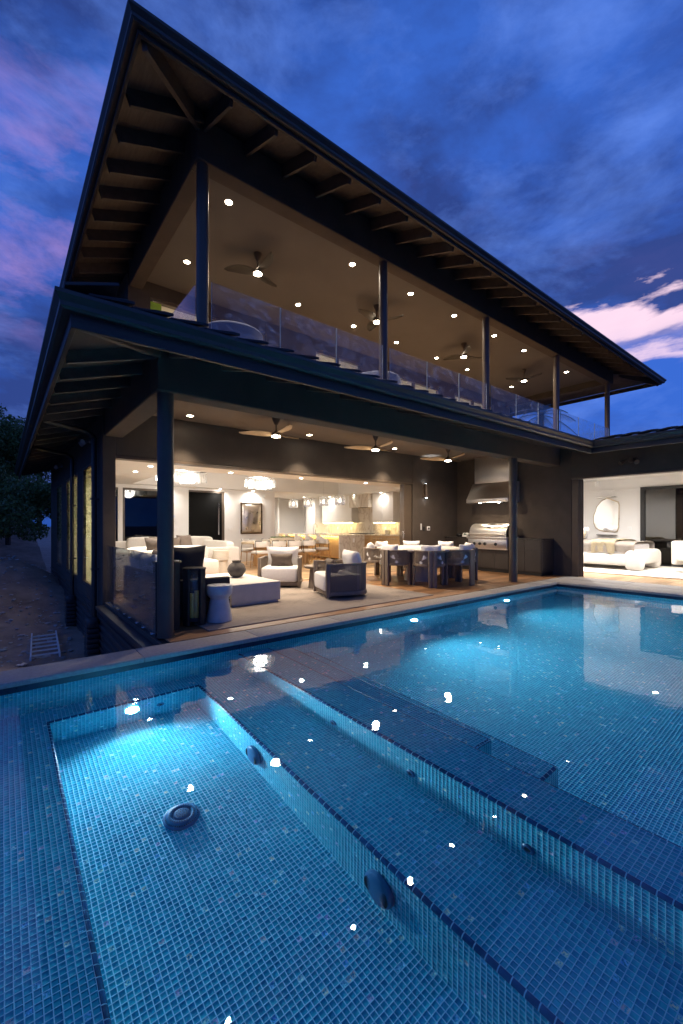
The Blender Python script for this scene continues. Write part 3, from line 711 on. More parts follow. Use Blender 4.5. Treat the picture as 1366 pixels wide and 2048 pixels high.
hb('wall', stucco, 1.30, 1.498, 8.0, 8.2, -.3, 3.3, bev=.008)
hb('wall', stucco, 11.0, 11.2, 4.63, 8.2, -.02, 3.28, bev=.008)
hb('wall', stucco, 11.002, 11.2, -3.2, 4.628, 2.44, 3.28, bev=.008)
hb('wall', stucco, 11.0, 11.2, -5.2, -3.2, -.02, 3.28, bev=.008)
# opening trims and door stacks
hb('door_track', bronze, 1.5, 8.95, 7.985, 8.215, 2.405, 2.448)
hb('door_track', bronze, 10.985, 11.215, -3.2, 4.63, 2.395, 2.438)
hb('door_sill', bronze, 1.5, 8.95, 8.16, 8.235, -.012, .006)
for i in range(5):
    x = 8.70 + .0; y = 8.02 + i * .042
    d = bx('sliding_door', bronze, house, 8.62 + .012 * i, 8.93, y, y + .034, .006, 2.40)
    bm = B(); box(bm, 8.60 + .012 * i, 8.625 + .012 * i, y + .004, y + .03, .8, 1.1); obj('handle', bm, chrome if i == 0 else bronze, d, .003)
for i in range(4):
    x = 11.01 + i * .045
    d = bx('sliding_door', bronze, house, x, x + .036, 4.48 - .02 * i, 4.625, .002, 2.39)
    bm = B(); box(bm, x - .006, x, 4.50, 4.52, .85, 1.15); obj('handle', bm, bronze, d, .002)
# left facade: piers between the tall windows
def facade_pier(y0, y1): hb('wall', stucco, 1.30, 1.497, y0, y1, -.3, 3.3, bev=.006)
WIN = [(9.0, 10.2), (11.0, 13.1), (14.2, 15.7)]
ys = [8.202]
for a, b_ in WIN:
    facade_pier(ys[-1], a)
    hb('wall', stucco, 1.301, 1.496, a + .001, b_ - .001, 2.44, 3.3, bev=0); hb('wall', stucco, 1.301, 1.496, a + .001, b_ - .001, -.3, .08, bev=0)
    wn = bx('window', bronze, house, 1.296, 1.345, a, a + .05, .08, 2.44)
    bm = B(); box(bm, 1.296, 1.345, b_ - .05, b_, .08, 2.44); box(bm, 1.296, 1.345, a + .05, b_ - .05, .08, .13); box(bm, 1.296, 1.345, a + .05, b_ - .05, 2.39, 2.44); obj('frame', bm, bronze, wn, .004)
    bm = B(); box(bm, 1.304, 1.310, a + .05, b_ - .05, .13, 2.39); obj('pane', bm, gl_win, wn, sm=0)
    bm = B(); n = 40
    for i in range(n):
        y = a + .02 + (b_ - a - .04) * i / n; y2 = a + .02 + (b_ - a - .04) * (i + 1) / n; o1, o2 = .003 * math.sin(i * 1.1), .003 * math.sin((i + 1) * 1.1)
        poly(bm, [(1.352 + o1, y, .10), (1.352 + o2, y2, .10), (1.352 + o2, y2, 2.43), (1.352 + o1, y, 2.43)])
    bmesh.ops.remove_doubles(bm, verts=bm.verts, dist=1e-5); obj('shade', bm, shadem, wn, sm=80)
    ys.append(b_)
facade_pier(ys[-1], 17.6)
# base of the house below the deck, lap boards
hb('foundation', stucco, 1.33, 1.42, 4.76, 8.0, -1.5, -.02, bev=0)
hb('foundation', stucco, 1.33, 1.42, 8.0, 17.6, -1.5, -.3, bev=0)
cache = {}
for k in range(8):
    z = -.16 - k * .125
    for (a, b_) in ((4.76, 7.9), (7.9, 11.0), (11.0, 14.2), (14.2, 17.6)):
        l = round(b_ - a - .006, 3)
        if l not in cache:
            bm = B(); prism(bm, [(0, 0), (-.045, -.012), (-.052, -.03), (-.02, -.13), (0, -.13)], 'y', 0, l); cache[l] = mesh_of('siding_board', bm, M('dark siding', (.040, .037, .038), .5, var=.2, vs=5, objvar=.2), 0, 1, 40)
        link('siding_board', cache[l], house, (1.33, a, z))
hb('ledge', M('dark metal ledge', (.06, .058, .06), .4, .4), 1.20, 1.335, 4.74, 8.02, -.125, -.07)
def corbel(y):
    bm = B()
    for k in range(9):
        z = -.40 - k * .085; box(bm, 1.10, 1.28, y - .17, y + .17, z - .07, z)
    cushion(bm, (1.19, y, -.39), (.20, .36, .16), .6)
    obj('pilaster', bm, MATS['dark siding'], house, .012, 2)
    bm = B(); cyl(bm, (1.23, y, -.36), (1.23, y, 2.78), .042, n=12); tube(bm, [(1.23, y, 2.78), (1.1, y - .05, 2.86), (.52, y - .3, 2.90)], .040, 12)
    for z in (.5, 1.7): box(bm, 1.18, 1.30, y - .05, y + .05, z, z + .03)
    obj('downspout', bm, gutterm, house)
corbel(8.35); corbel(11.6 - .3)
# upper floor slab and walls
hb('floor_slab', stucco, 1.62, 16.9, 5.2, 14.0, 3.305, 3.54, bev=0)
hb('beam', stucco, 2.02, 16.6, 5.60, 5.85, 6.17, 6.75, bev=.012); hb('beam', stucco, 2.022, 2.27, 5.852, 9.5, 6.172, 6.75, bev=.012)
hb('beam', stucco, 16.35, 16.6, 5.852, 9.5, 6.172, 6.75, bev=.012)
hb('ceiling', upceil, 2.27, 16.35, 5.85, 9.5, 6.39, 6.46, bev=0)
OP = [(2.43, 5.16), (6.68, 8.4), (9.5, 12.07), (12.9, 15.4)]
xs = 2.0
for a, b_ in OP:
    hb('wall', stucco, xs, a, 9.5, 9.7, 3.54, 6.46, bev=.006); hb('wall', stucco, a + .001, b_ - .001, 9.501, 9.7, 6.10, 6.46, bev=0); xs = b_
    w = bx('window', bronze, house, a, a + .06, 9.53, 9.65, 3.54, 6.10)
    bm = B(); n = max(2, round((b_ - a) / 1.3))
    for i in range(1, n + 1):
        x = a + (b_ - a) * i / n; box(bm, x - .05, x, 9.53, 9.65, 3.54, 6.06)
    box(bm, a + .06, b_ - .05, 9.53, 9.65, 6.04, 6.10); obj('frame', bm, bronze, w)
    bm = B(); box(bm, a + .06, b_ - .06, 9.585, 9.595, 3.56, 6.05); obj('pane', bm, gl_win, w, sm=0)
hb('wall', stucco, xs, 16.7, 9.5, 9.7, 3.54, 6.46, bev=.006)
hb('interior_wall', white, 2.2, 16.5, 13.0, 13.1, 3.54, 6.5, bev=0)
hb('interior_ceiling', white, 2.2, 16.5, 9.702, 13.0, 6.38, 6.45, bev=0)
hb('interior_wall', white, 2.2, 2.25, 9.702, 13.0, 3.54, 6.38, bev=0); hb('interior_wall', white, 16.45, 16.5, 9.702, 13.0, 3.54, 6.38, bev=0)
hb('interior_floor_upper', floorm, 2.25, 16.45, 9.702, 13.0, 3.541, 3.56, bev=0)
hb('balcony_floor', floorm, 2.0, 16.9, 5.5, 9.5, 3.541, 3.56, bev=0)
for xw in (5.9, 9.0, 12.5): hb('interior_wall', white, xw, xw + .1, 9.72, 13.0, 3.56, 6.38, bev=0)
hb('wall', stucco, 2.0, 2.199, 9.702, 14.0, 3.3, 6.5, bev=.006); hb('wall', stucco, 16.501, 16.7, 9.702, 14.0, 3.3, 6.5, bev=.006)

# eaves -----------------------------------------------------------
def gutter_profile(): return [(0, -.125), (-.055, -.125), (-.075, -.105), (-.078, -.075), (-.100, -.045), (-.112, -.03), (-.112, 0), (-.098, 0), (-.098, -.02), (0, -.02)]
def mitred(bm, prof, segs, closed=False):
    """sweep an outward profile (d outwards negative, z) along plan corners [(x, y)] with mitred corners; outward = left of travel"""
    n = len(segs); rings = []
    for i in range(n):
        p = Vector((*segs[i][:2], 0)); ds = []
        if i: ds.append((p - Vector((*segs[i - 1][:2], 0))).normalized())
        if i < n - 1: ds.append((Vector((*segs[i + 1][:2], 0)) - p).normalized())
        ns = [Vector((d.y, -d.x, 0)) for d in ds]
        m = sum(ns, Vector()); m.normalize(); k = 1 / max(.2, m.dot(ns[0]))
        rings.append([bm.verts.new((p.x + m.x * k * -d, p.y + m.y * k * -d, segs[i][2] + z)) for d, z in prof])
    for A, C in zip(rings[:-1], rings[1:]):
        for j in range(len(prof)): bm.faces.new((A[j], A[(j + 1) % len(prof)], C[(j + 1) % len(prof)], C[j]))
    bm.faces.new(rings[0]); bm.faces.new(rings[-1][::-1])
def eave(path, z, fh):
    bm = B(); mitred(bm, gutter_profile(), [(x, y, z) for x, y in path]); obj('gutter', bm, gutterm, house, sm=30)
    bm = B(); mitred(bm, [(0.0, -.02), (.04, -.02), (.04, -fh), (0.0, -fh)], [(x, y, z) for x, y in path]); obj('fascia', bm, fasciam, house, .004, 1)
# lower: fascia line 0.10 behind the gutter lip
LZ = 3.05; LX0, LY0 = .415, 3.90; RX1 = 9.90
eave([(LX0, 17.9), (LX0, LY0), (RX1, 3.76), (RX1, -6.0)], LZ, .235)
UZ = 6.43; UX0, UY0, UX1 = 1.07, 4.64, 18.3
eave([(UX0, 15.5), (UX0, UY0), (UX1, UY0), (UX1, 15.5)], UZ, .17)
def slab(bm, pts, th):
    A = [bm.verts.new(p) for p in pts]; C = [bm.verts.new((p[0], p[1], p[2] + th)) for p in pts]; n = len(pts)
    bm.faces.new(A[::-1]); bm.faces.new(C)
    for i in range(n): bm.faces.new((A[i], A[(i + 1) % n], C[(i + 1) % n], C[i]))
def roofz(z0, sl, d): return z0 + sl * d
LS, US, WS = .30, .37, .155; lz0, uz0 = 2.975, 6.415
# soffit boards (the underside of the sheathing)
bm = B(); e = 1.7
slab(bm, [(LX0 + .04, LY0 + .04, lz0), (RX1, LY0 + .04, lz0), (RX1 + .9, LY0 + e, roofz(lz0, LS, e)), (LX0 + e, LY0 + e, roofz(lz0, LS, e))], .05)
slab(bm, [(LX0 + .04, 17.8, lz0), (LX0 + .04, LY0 + .04, lz0), (LX0 + e, LY0 + e, roofz(lz0, LS, e)), (LX0 + e, 17.8, roofz(lz0, LS, e))], .05)
obj('soffit', bm, stucco, house, sm=0)
bm = B(); slab(bm, [(RX1 + .04, -6, lz0), (RX1 + .04 + 3.5, -6, roofz(lz0, WS, 3.5)), (RX1 + 3.5, 6.5, roofz(lz0, WS, 3.5)), (RX1 + .04, 3.8, lz0)], .05)
obj('soffit', bm, stucco, house, sm=0)
bm = B(); e = 1.6; zz = roofz(uz0, US, e)
slab(bm, [(UX0 + .04, UY0 + .04, uz0), (UX1 - .04, UY0 + .04, uz0), (UX1 - e, UY0 + e, zz), (UX0 + e, UY0 + e, zz)], .05)
slab(bm, [(UX0 + .04, 15.4, uz0), (UX0 + .04, UY0 + .04, uz0), (UX0 + e, UY0 + e, zz), (UX0 + e, 15.4, zz)], .05)
slab(bm, [(UX1 - .04, UY0 + .04, uz0), (UX1 - .04, 15.4, uz0), (UX1 - e, 15.4, zz), (UX1 - e, UY0 + e, zz)], .05)
obj('soffit', bm, soffitm, house, sm=0)
# rafters
def rafter(x0, y0, x1, y1, z0, z1, dp=.17, w=.045):
    d = Vector((x1 - x0, y1 - y0, z1 - z0)); l = d.length; key = (round(l, 2), dp, w)
    if key not in rcache:
        bm = B(); box(bm, 0, l, -w / 2, w / 2, -dp, -.001); rcache[key] = mesh_of('rafter', bm, rafterm, .003, 1, 32)
    o = link('rafter', rcache[key], house, (x0, y0, z0)); o.rotation_euler = d.to_track_quat('X', 'Z').to_euler()
rcache = {}
k = 0; x = LX0 + 1.06
while x < RX1 - .3: rafter(x, LY0 + .045, x, 4.90, lz0 + .012, lz0 + LS * 1.0 + .0, .13); x += .61
y = LY0 + 1.06
while y < 17.6: rafter(LX0 + .045, y, 1.325, y, lz0 + .012, lz0 + LS * .91, .13); y += .61
rafter(LX0 + .05, LY0 + .05, 1.32, 4.895, lz0, lz0 + LS * .93, .14, .06)
x = 2.12
while x < UX1 - 1.1: rafter(x, UY0 + .045, x, 5.595, uz0 + .017, uz0 + US * .955, .20); x += .61
y = 5.50
while y < 15.3: rafter(UX0 + .045, y, 2.015, y, uz0 + .017, uz0 + US * .945, .20); y += .61
while y < 15.3: rafter(UX1 - .045, y, UX1 - .98, y, uz0 + .017, uz0 + US * .945, .20); y += .61
rafter(UX0 + .05, UY0 + .05, 2.03, 5.61, uz0, uz0 + US * .95, .21, .06); rafter(UX1 - .05, UY0 + .05, UX1 - 1.0, 5.61, uz0, uz0 + US * .95, .21, .06)
# roofs
roof = obj('roof', (lambda bm: (slab(bm, [(LX0 + .02, LY0 + .02, lz0 + .055), (RX1, 3.80, lz0 + .055), (RX1 + 1.65, 5.45, lz0 + .055 + LS * 1.62), (LX0 + 1.6, LY0 + 1.6, lz0 + .055 + LS * 1.6)], .02),
     slab(bm, [(LX0 + .02, 17.8, lz0 + .055), (LX0 + .02, LY0 + .02, lz0 + .055), (LX0 + 1.6, LY0 + 1.6, lz0 + .055 + LS * 1.6), (LX0 + 1.6, 17.8, lz0 + .055 + LS * 1.6)], .02),
     slab(bm, [(RX1, 3.80, lz0 + .055), (RX1 + .02, -6, lz0 + .055), (RX1 + 5, -6, lz0 + .055 + WS * 5), (RX1 + 5, 8.8, lz0 + .055 + WS * 5)], .02)) and bm)(B()), rooftm, house, sm=0)
bm = B()   # flat interlocking tile: one long side raised, lapping its neighbour
a = math.atan(LS); w, l = .335, .40
for i, (xx, zt) in enumerate(((0, .012), (w * .8, .018), (w * .82, .048), (w, .050))): pass
prism(bm, [(0, .004), (0, .022), (w * .15, .026), (w * .78, .058), (w, .060), (w, .036), (w * .8, .030), (w * .15, .006)], 'y', 0, l)
tilemesh = mesh_of('roof_tile', bm, rooftm, .003, 1, 30)
for r_ in range(4):
    x = LX0 + .12 + r_ * .35
    while x < RX1 - .2 + r_ * .33:
        d = .0 + r_ * .35
        o = link('roof_tile', tilemesh, roof, (x, LY0 - .03 + d + rng.uniform(-.004, .004), lz0 + .110 + LS * d), (a + .03, 0, rng.uniform(-.004, .004))); x += .315
for r_ in range(2):
    y = 3.62 + r_ * .33
    while y > -4.5:
        d = r_ * .35
        link('roof_tile', tilemesh, roof, (RX1 - .03 + d, y, lz0 + .100 + WS * d), (math.atan(WS) + .02, 0, R(-90))); y -= .315
y = LY0 + .3
while y < 17.4: link('roof_tile', tilemesh, roof, (LX0 - .03, y, lz0 + .105), (a + .03, 0, R(-90))); y += .315
bm = B(); cx_, cy_ = (UX0 + UX1) / 2, 10.1; h_ = .055
slab(bm, [(UX0, UY0, uz0 + h_), (UX1, UY0, uz0 + h_), (UX1 - 5.4, cy_, uz0 + h_ + US * 5.4), (UX0 + 5.4, cy_, uz0 + h_ + US * 5.4)], .03)
slab(bm, [(UX0, 15.5, uz0 + h_), (UX0, UY0, uz0 + h_), (UX0 + 5.4, cy_, uz0 + h_ + US * 5.4)], .03)
slab(bm, [(UX1, UY0, uz0 + h_), (UX1, 15.5, uz0 + h_), (UX1 - 5.4, cy_, uz0 + h_ + US * 5.4)], .03)
slab(bm, [(UX1, 15.5, uz0 + h_), (UX0, 15.5, uz0 + h_), (UX0 + 5.4, cy_, uz0 + h_ + US * 5.4), (UX1 - 5.4, cy_, uz0 + h_ + US * 5.4)], .03)
obj('roof', bm, rooftm, house, sm=0)
# living room shell
hb('interior_wall', white, 1.51, 1.53, 8.2, 9.0, 0, 2.46, bev=0)
for a, b_ in ((10.2, 11.0), (13.1, 13.6)): hb('interior_wall', white, 1.51, 1.53, a, b_, 0, 2.46, bev=0)
hb('interior_wall', white, 2.60, 2.72, 13.55, 13.75, 0, 2.46, bev=0); hb('interior_wall', white, 3.95, 4.62, 13.551, 13.75, 0, 2.46, bev=0)
hb('interior_wall', white, 5.82, 7.62, 13.551, 13.75, 0, 2.46, bev=0); hb('interior_wall', white, 4.62, 5.82, 13.552, 13.75, 2.39, 2.46, bev=0); hb('interior_wall', white, 1.5, 3.95, 13.552, 13.75, 2.36, 2.46, bev=0)
hb('interior_wall', white, 7.62, 7.74, 13.56, 17.0, 0, 2.62, bev=0); hb('interior_wall', white, 9.4, 11.4, 17.0, 17.1, 0, 2.62, bev=0); hb('interior_wall', pinkw, 7.74, 9.4, 17.0, 17.1, 0, 2.62, bev=0)
hb('interior_wall', white, 11.3, 11.4, 8.2, 17.0, 0, 3.1, bev=0)
# ceiling with a raised tray
def ic(*a): hb('interior_ceiling', white, *a, bev=0)
ic(1.5, 11.3, 8.2, 9.35, 2.46, 2.62); ic(1.5, 2.9, 9.35, 13.2, 2.46, 2.62); ic(10.4, 11.3, 9.35, 17, 2.46, 2.62); ic(1.5, 10.4, 13.2, 13.75, 2.46, 2.62); ic(7.5, 10.4, 13.75, 17.0, 2.461, 2.62); ic(2.7, 10.6, 9.15, 13.4, 2.98, 3.06)
for q in ((2.88, 10.42, 9.33, 9.36), (2.88, 10.42, 13.19, 13.22), (2.88, 2.90, 9.36, 13.19), (10.40, 10.42, 9.36, 13.19)): hb('interior_ceiling', white, *q, 2.62, 2.98, bev=0)
# window at the back left and the black door
w = bx('window', bronze, house, 2.72, 2.78, 13.58, 13.68, 0, 2.36)
bm = B(); box(bm, 3.89, 3.95, 13.58, 13.68, 0, 2.36); box(bm, 2.78, 3.89, 13.58, 13.68, 2.30, 2.36); box(bm, 2.78, 3.89, 13.58, 13.68, 0, .05); box(bm, 1.53, 2.60, 13.58, 13.68, 2.3, 2.36); obj('frame', bm, bronze, w)
bm = B(); box(bm, 2.78, 3.89, 13.625, 13.635, .05, 2.30); box(bm, 1.53, 2.60, 13.625, 13.635, 0, 2.30); obj('pane', bm, GLASS('night window glass', (.05, .055, .07), 0, 1.6), w, sm=0)
d = bx('door', M('black door', (.003, .003, .003), .7, spec=.1), house, 4.62, 5.82, 13.60, 13.66, 0, 2.39)
bm = B(); box(bm, 5.60, 5.64, 13.555, 13.57, .95, 2.0); box(bm, 5.605, 5.635, 13.57, 13.6, 1.0, 1.03); box(bm, 5.605, 5.635, 13.57, 13.6, 1.92, 1.95); obj('handle', bm, chrome, d)
bm = B(); box(bm, 4.62, 5.82, 13.562, 13.60, 2.33, 2.39); box(bm, 5.74, 5.82, 13.562, 13.60, 0, 2.33); obj('frame', bm, bronze, d)
# hall beyond: dark lift doorway and stair rail
d = bx('door', M('grey lift door', (.16, .15, .145), .35, .5), house, 7.80, 8.35, 16.93, 16.99, 0, 2.15)
bm = B(); box(bm, 7.76, 7.80, 16.90, 16.995, 0, 2.2); box(bm, 8.35, 8.45, 16.90, 16.995, 0, 2.2); box(bm, 8.06, 8.09, 16.91, 16.93, 0, 2.15); obj('frame', bm, M('brown grey trim', (.10, .085, .075), .5), d)
bm = B(); sweep(bm, [(8.62, 16.93, 1.18), (9.28, 16.93, 1.72)], .028, 8); box(bm, 8.7, 8.72, 16.93, 17.0, 1.2, 1.24); box(bm, 9.2, 9.22, 16.93, 17.0, 1.6, 1.64); obj('handrail', bm, white, house)
hb('interior_wall', white, 9.4, 9.47, 16.2, 16.99, 0, 2.46, bev=0)
# bedroom shell
hb('interior_wall', white, 15.6, 15.8, 4.50, 7.0, 0, 2.9, bev=0); hb('interior_wall', white, 15.602, 15.8, -3.2, 4.5, 2.45, 2.9, bev=0)
hb('interior_wall', white, 11.2, 15.6, 6.7, 6.9, 0, 2.9, bev=0); hb('interior_wall', white, 11.2, 15.6, -3.3, -3.2, 0, 2.9, bev=0); hb('interior_wall', white, 11.2, 11.22, 4.64, 6.7, 0, 2.9, bev=0)
hb('interior_ceiling', white, 11.2, 15.6, -3.2, 6.7, 2.75, 2.9, bev=0)
hb('trim', white, 15.575, 15.599, 4.5, 6.68, 2.385, 2.44)
w = bx('window', blackp, house, 15.55, 15.66, 4.38, 4.50, 0, 2.45)
bm = B(); box(bm, 15.55, 15.66, -1.0, 4.38, 2.36, 2.45); box(bm, 15.55, 15.66, -1.0, 4.38, 0, .06); box(bm, 15.55, 15.66, 1.6, 1.7, .06, 2.36); obj('frame', bm, blackp, w)
bm = B(); box(bm, 15.60, 15.61, -1.0, 4.38, .06, 2.36); obj('pane', bm, GLASS('bedroom night glass', (.05, .05, .06), 0, 3.), w, sm=0)

# glass railings ---------------------------------------------------
gr = T('glass_railing', 'smeared frameless glass balustrade along the upper balcony edge', 'glass railing', (2.2, 5.62, 3.56))
def pane(par, x0, x1, y0, y1, z0, z1, m):
    bm = B(); box(bm, x0, x1, y0, y1, z0, z1); o = obj('glass_panel', bm, m, par, sm=0); PANES.append(o); return o
PANES = []
xs = [2.13, 5.56, 8.94, 12.54, 16.35]
bm_cl = B()
for a, b_ in zip(xs[:-1], xs[1:]):
    n = 3; a2, b2 = a + .09, b_ - .09
    for i in range(n):
        p, q = a2 + (b2 - a2) * i / n + .006, a2 + (b2 - a2) * (i + 1) / n - .006
        pane(gr, p - 2.2, q - 2.2, -.006, .006, .02, 1.02, gl_smear)
        gp = PANES[-1]
        for xe in (p - 2.204, q - 2.2): bx('glass_edge', M('glass edge', (.45, .52, .52), .2), gp, xe, xe + .004, -.007, .007, .02, 1.02, 0)
        for xx in (p + .2, q - .2): box(bm_cl, xx - 2.2 - .025, xx - 2.2 + .025, -.02, .02, 0, .09)
for i in range(3): pane(gr, -.13, -.118, .2 + i * 1.2, .2 + i * 1.2 + 1.18, .02, 1.02, gl_smear)
for i in range(3): pane(gr, 14.2, 14.212, .2 + i * 1.2, .2 + i * 1.2 + 1.18, .02, 1.02, gl_rail)
obj('clamp', bm_cl, chrome, gr, sm=0)
gr = T('glass_railing', 'clear low glass balustrade on the left side of the lanai', 'glass railing', (1.36, 5.12, -.06))
for i in range(4):
    a, b_ = i * .72, i * .72 + .71; pane(gr, .0, .012, a, b_, 0, .99, gl_rail)
bm = B()
for i in range(4):
    for q in (.15, .55): cyl(bm, (-.012, i * .72 + q, .05), (.03, i * .72 + q, .05), .022, n=12)
obj('clamp', bm, chrome, gr)

# ------------------------------------------------------------------ recessed lamps
lampW = EM('warm lamp disc', (1., .86, .66), 45.); lampN = EM('neutral lamp disc', (1., .92, .80), 45.)
ringm = M('lamp ring', (.35, .32, .29), .5); ringw = M('white lamp ring', (.8, .8, .78), .5)
def disc_mesh(m, r):
    bm = B(); cyl(bm, (0, 0, -.004), (0, 0, -.001), r, n=24); return mesh_of('diffuser', bm, m)
def ring_mesh(m, r0, r1):
    bm = B(); lathe(bm, [(r0, -.001), (r1 - .004, -.001), (r1, -.006), (r0 + .004, -.008), (r0, -.006), (r0, -.001)], 28, caps=False); return mesh_of('ring', bm, m)
dW, dN, rD, rW = disc_mesh(lampW, .052), disc_mesh(lampN, .045), ring_mesh(ringm, .054, .075), ring_mesh(ringw, .047, .07)
def downlight(loc, label, group, power, col, dm=None, rm=None, ang=125):
    t = T('ceiling_light', label, 'ceiling light', loc, 0, group)
    link('diffuser', dm or dW, t); link('ring', rm or rD, t); spot(t, (0, 0, -.012), power, col, ang, 1., .05); return t
ordn = ['first', 'second', 'third', 'fourth', 'fifth', 'sixth', 'seventh']
UX = [2.80, 5.36, 7.05, 8.62, 10.38, 11.95, 14.72]
for i, x in enumerate(UX):
    downlight((x, 6.36, 6.389), 'recessed downlight in the upper balcony ceiling, %s from the left in the front row' % ordn[i], 'upper balcony downlights', 175, (1., .85, .68))
    downlight((x, 8.31, 6.389), 'recessed downlight in the upper balcony ceiling, %s from the left in the rear row' % ordn[i], 'upper balcony downlights', 175, (1., .85, .68))
for x, w in ((2.61, 'beside the round corner column'), (5.18, 'between the first and second fans'), (7.80, 'between the second and third fans'), (10.2, 'above the stainless range hood')):
    if x > 10: continue
    downlight((x, 7.58, 3.219), 'recessed downlight in the lanai ceiling ' + w, 'lanai downlights', 270, WARM, ang=84)
for (x, y), w in (((2.3, 10.2), 'in the low ceiling farther from the glass door head at far left'), ((2.33, 9.08), 'in the low ceiling just inside the door head at far left'), ((4.03, 9.05), 'just inside the door head in front of the oval chandelier'),
                  ((5.90, 9.0), 'just inside the door head in front of the hanging pendants'), ((8.0, 8.9), 'just inside the door head in front of the kitchen'), ((3.84, 13.4), 'near the back wall left of the black door'), ((5.59, 13.38), 'near the back wall above the black door'),
                  ((10.8, 11.2), 'above the right end of the kitchen counter'), ((10.8, 12.7), 'above the marble hood'), ((10.8, 14.3), 'above the left end of the kitchen counter'), ((6.8, 13.4), 'near the back wall above the framed relief')):
    downlight((x, y, 2.459), 'small white downlight ' + w, 'living room downlights', 28 if x > 10.5 else 60 if y > 13 else 135, NEUT, dN, rW, 165)
for x, w in ((8.55, 'above the hall beside the lift doorway'), (10.1, 'above the hall near the kitchen')):
    downlight((x, 15.2, 2.460), 'small white downlight ' + w, 'living room downlights', 120, NEUT, dN, rW, 165)
for (x, y), w in (((12.6, 5.3), 'above the bed'), ((12.9, 3.4), 'above the bed end'), ((13.8, 1.6), 'above the armchair')):
    downlight((x, y, 2.749), 'white recessed downlight in the bedroom ceiling ' + w, 'bedroom downlights', 430, COOLW, dN, rW, 168)
for i, x in enumerate((3.7, 7.5, 10.7, 14.1)):
    downlight((x, 11.3, 6.379), 'white downlight inside the %s upstairs room from the left' % ordn[i], 'upstairs room downlights', 420, NEUT, dN, rW)
# pool lamps
poolE = EM('pool lamp lens', (.62, .92, 1.), 40.)
for (x, y, z), pw, lab in (((.89, 4.094, -.77), 115, 'round lit lamp in the back wall of the sunken spa'), ((4.87, 4.364, -.40), 190, 'round lit lamp in the pool wall below the lounge chairs'), ((7.48, 4.364, -.45), 180, 'round lit lamp in the pool wall below the round dining table')):
    t = T('pool_light', lab, 'pool light', (x, y, z), 0, 'underwater lamps')
    bm = B(); cyl(bm, (0, 0, 0), (0, -.014, 0), .034, n=24); obj('lens', bm, poolE, t)
    bm = B(); sweep(bm, [(.040 * math.cos(q * math.pi / 12), -.008, .040 * math.sin(q * math.pi / 12)) for q in range(24)], .008, 8, True); obj('rim', bm, bluep, t)
    spot(t, (0, -.035, 0), pw, POOLC, 150, 1., .05, (R(95), 0, R(180)))

# ceiling fans ------------------------------------------------------
fanE = EM('fan lamp', (1., .84, .62), 40.); bladeo = M('pale wood blade', (.46, .33, .19), .5, var=.2, vs=8); bladed = M('dark blade', (.020, .017, .015), .5)
def fan(loc, label, group, bm_m, drop=.34, power=30, r=.68, rz=0.):
    t = T('ceiling_fan', label, 'ceiling fan', loc, rz, group)
    bm = B(); lathe(bm, [(.075, 0), (.074, -.03), (.030, -.13), (.014, -.14)], 24); cyl(bm, (0, 0, -.13), (0, 0, -drop + .06), .013, n=12)
    lathe(bm, [(.016, -drop + .10), (.05, -drop + .07), (.085, -drop + .045), (.09, -drop + .012), (.078, -drop + .004)], 28); obj('motor', bm, bronze, t)
    bm = B(); lathe(bm, [(.076, -drop + .006), (.076, -drop - .006), (.06, -drop - .012), (.01, -drop - .013)], 28); obj('lamp', bm, fanE, t)
    for k in range(3):
        bm = B(); n = 10; A = []
        for i in range(n + 1):
            s = i / n; x = .07 + (r - .07) * s; w = (.055 + .05 * math.sin(math.pi * min(1, s * 1.05 + .1))) * (1 if s < .9 else math.sqrt(max(.02, 1 - ((s - .9) / .1) ** 2)))
            tw = .28 * (1 - .5 * s); c_ = .04 * math.sin(math.pi * s)
            A.append([Vector((x, c_ + w * q, math.sin(tw) * w * q + .03 * s + .02 * (1 - q * q))) for q in (-1, -.5, 0, .5, 1)])
        up = [[bm.verts.new(v + Vector((0, 0, .006))) for v in row] for row in A]; dn = [[bm.verts.new(v) for v in row] for row in A]
        for i in range(n):
            for j in range(4): bm.faces.new((up[i][j], up[i + 1][j], up[i + 1][j + 1], up[i][j + 1])); bm.faces.new((dn[i][j], dn[i][j + 1], dn[i + 1][j + 1], dn[i + 1][j]))
            for j in (0, 4): bm.faces.new((up[i][j], dn[i][j], dn[i + 1][j], up[i + 1][j]))
        for i in (0, n):
            for j in range(4): bm.faces.new((up[i][j], up[i][j + 1], dn[i][j + 1], dn[i][j]))
        obj('blade', bm, bm_m, t, loc=(0, 0, -drop + .035), rot=(0, 0, 2 * math.pi * k / 3))
    spot(t, (0, 0, -drop - .03), power, WARM, 170, .9, .07)
    return t
fan((3.88, 6.75, 3.22), 'ceiling fan with pale wood blades above the coffee table', 'lanai ceiling fans', bladeo, rz=R(20), power=170)
fan((6.26, 6.65, 3.22), 'ceiling fan with pale wood blades between the lounge chairs and the dining table', 'lanai ceiling fans', bladeo, rz=R(15), power=170)
fan((8.72, 6.62, 3.22), 'ceiling fan with pale wood blades nearest the stainless hood', 'lanai ceiling fans', bladeo, rz=R(10), power=170)
for i, (x, y) in enumerate(((3.76, 7.23), (6.83, 7.21), (10.17, 7.18), (13.42, 7.14))):
    fan((x, y, 6.39), 'dark ceiling fan with lit lamp on the upper balcony, %s from the left' % ordn[i], 'upper balcony fans', bladed, drop=.38, power=70, rz=R(25 + 40 * i), r=.62)

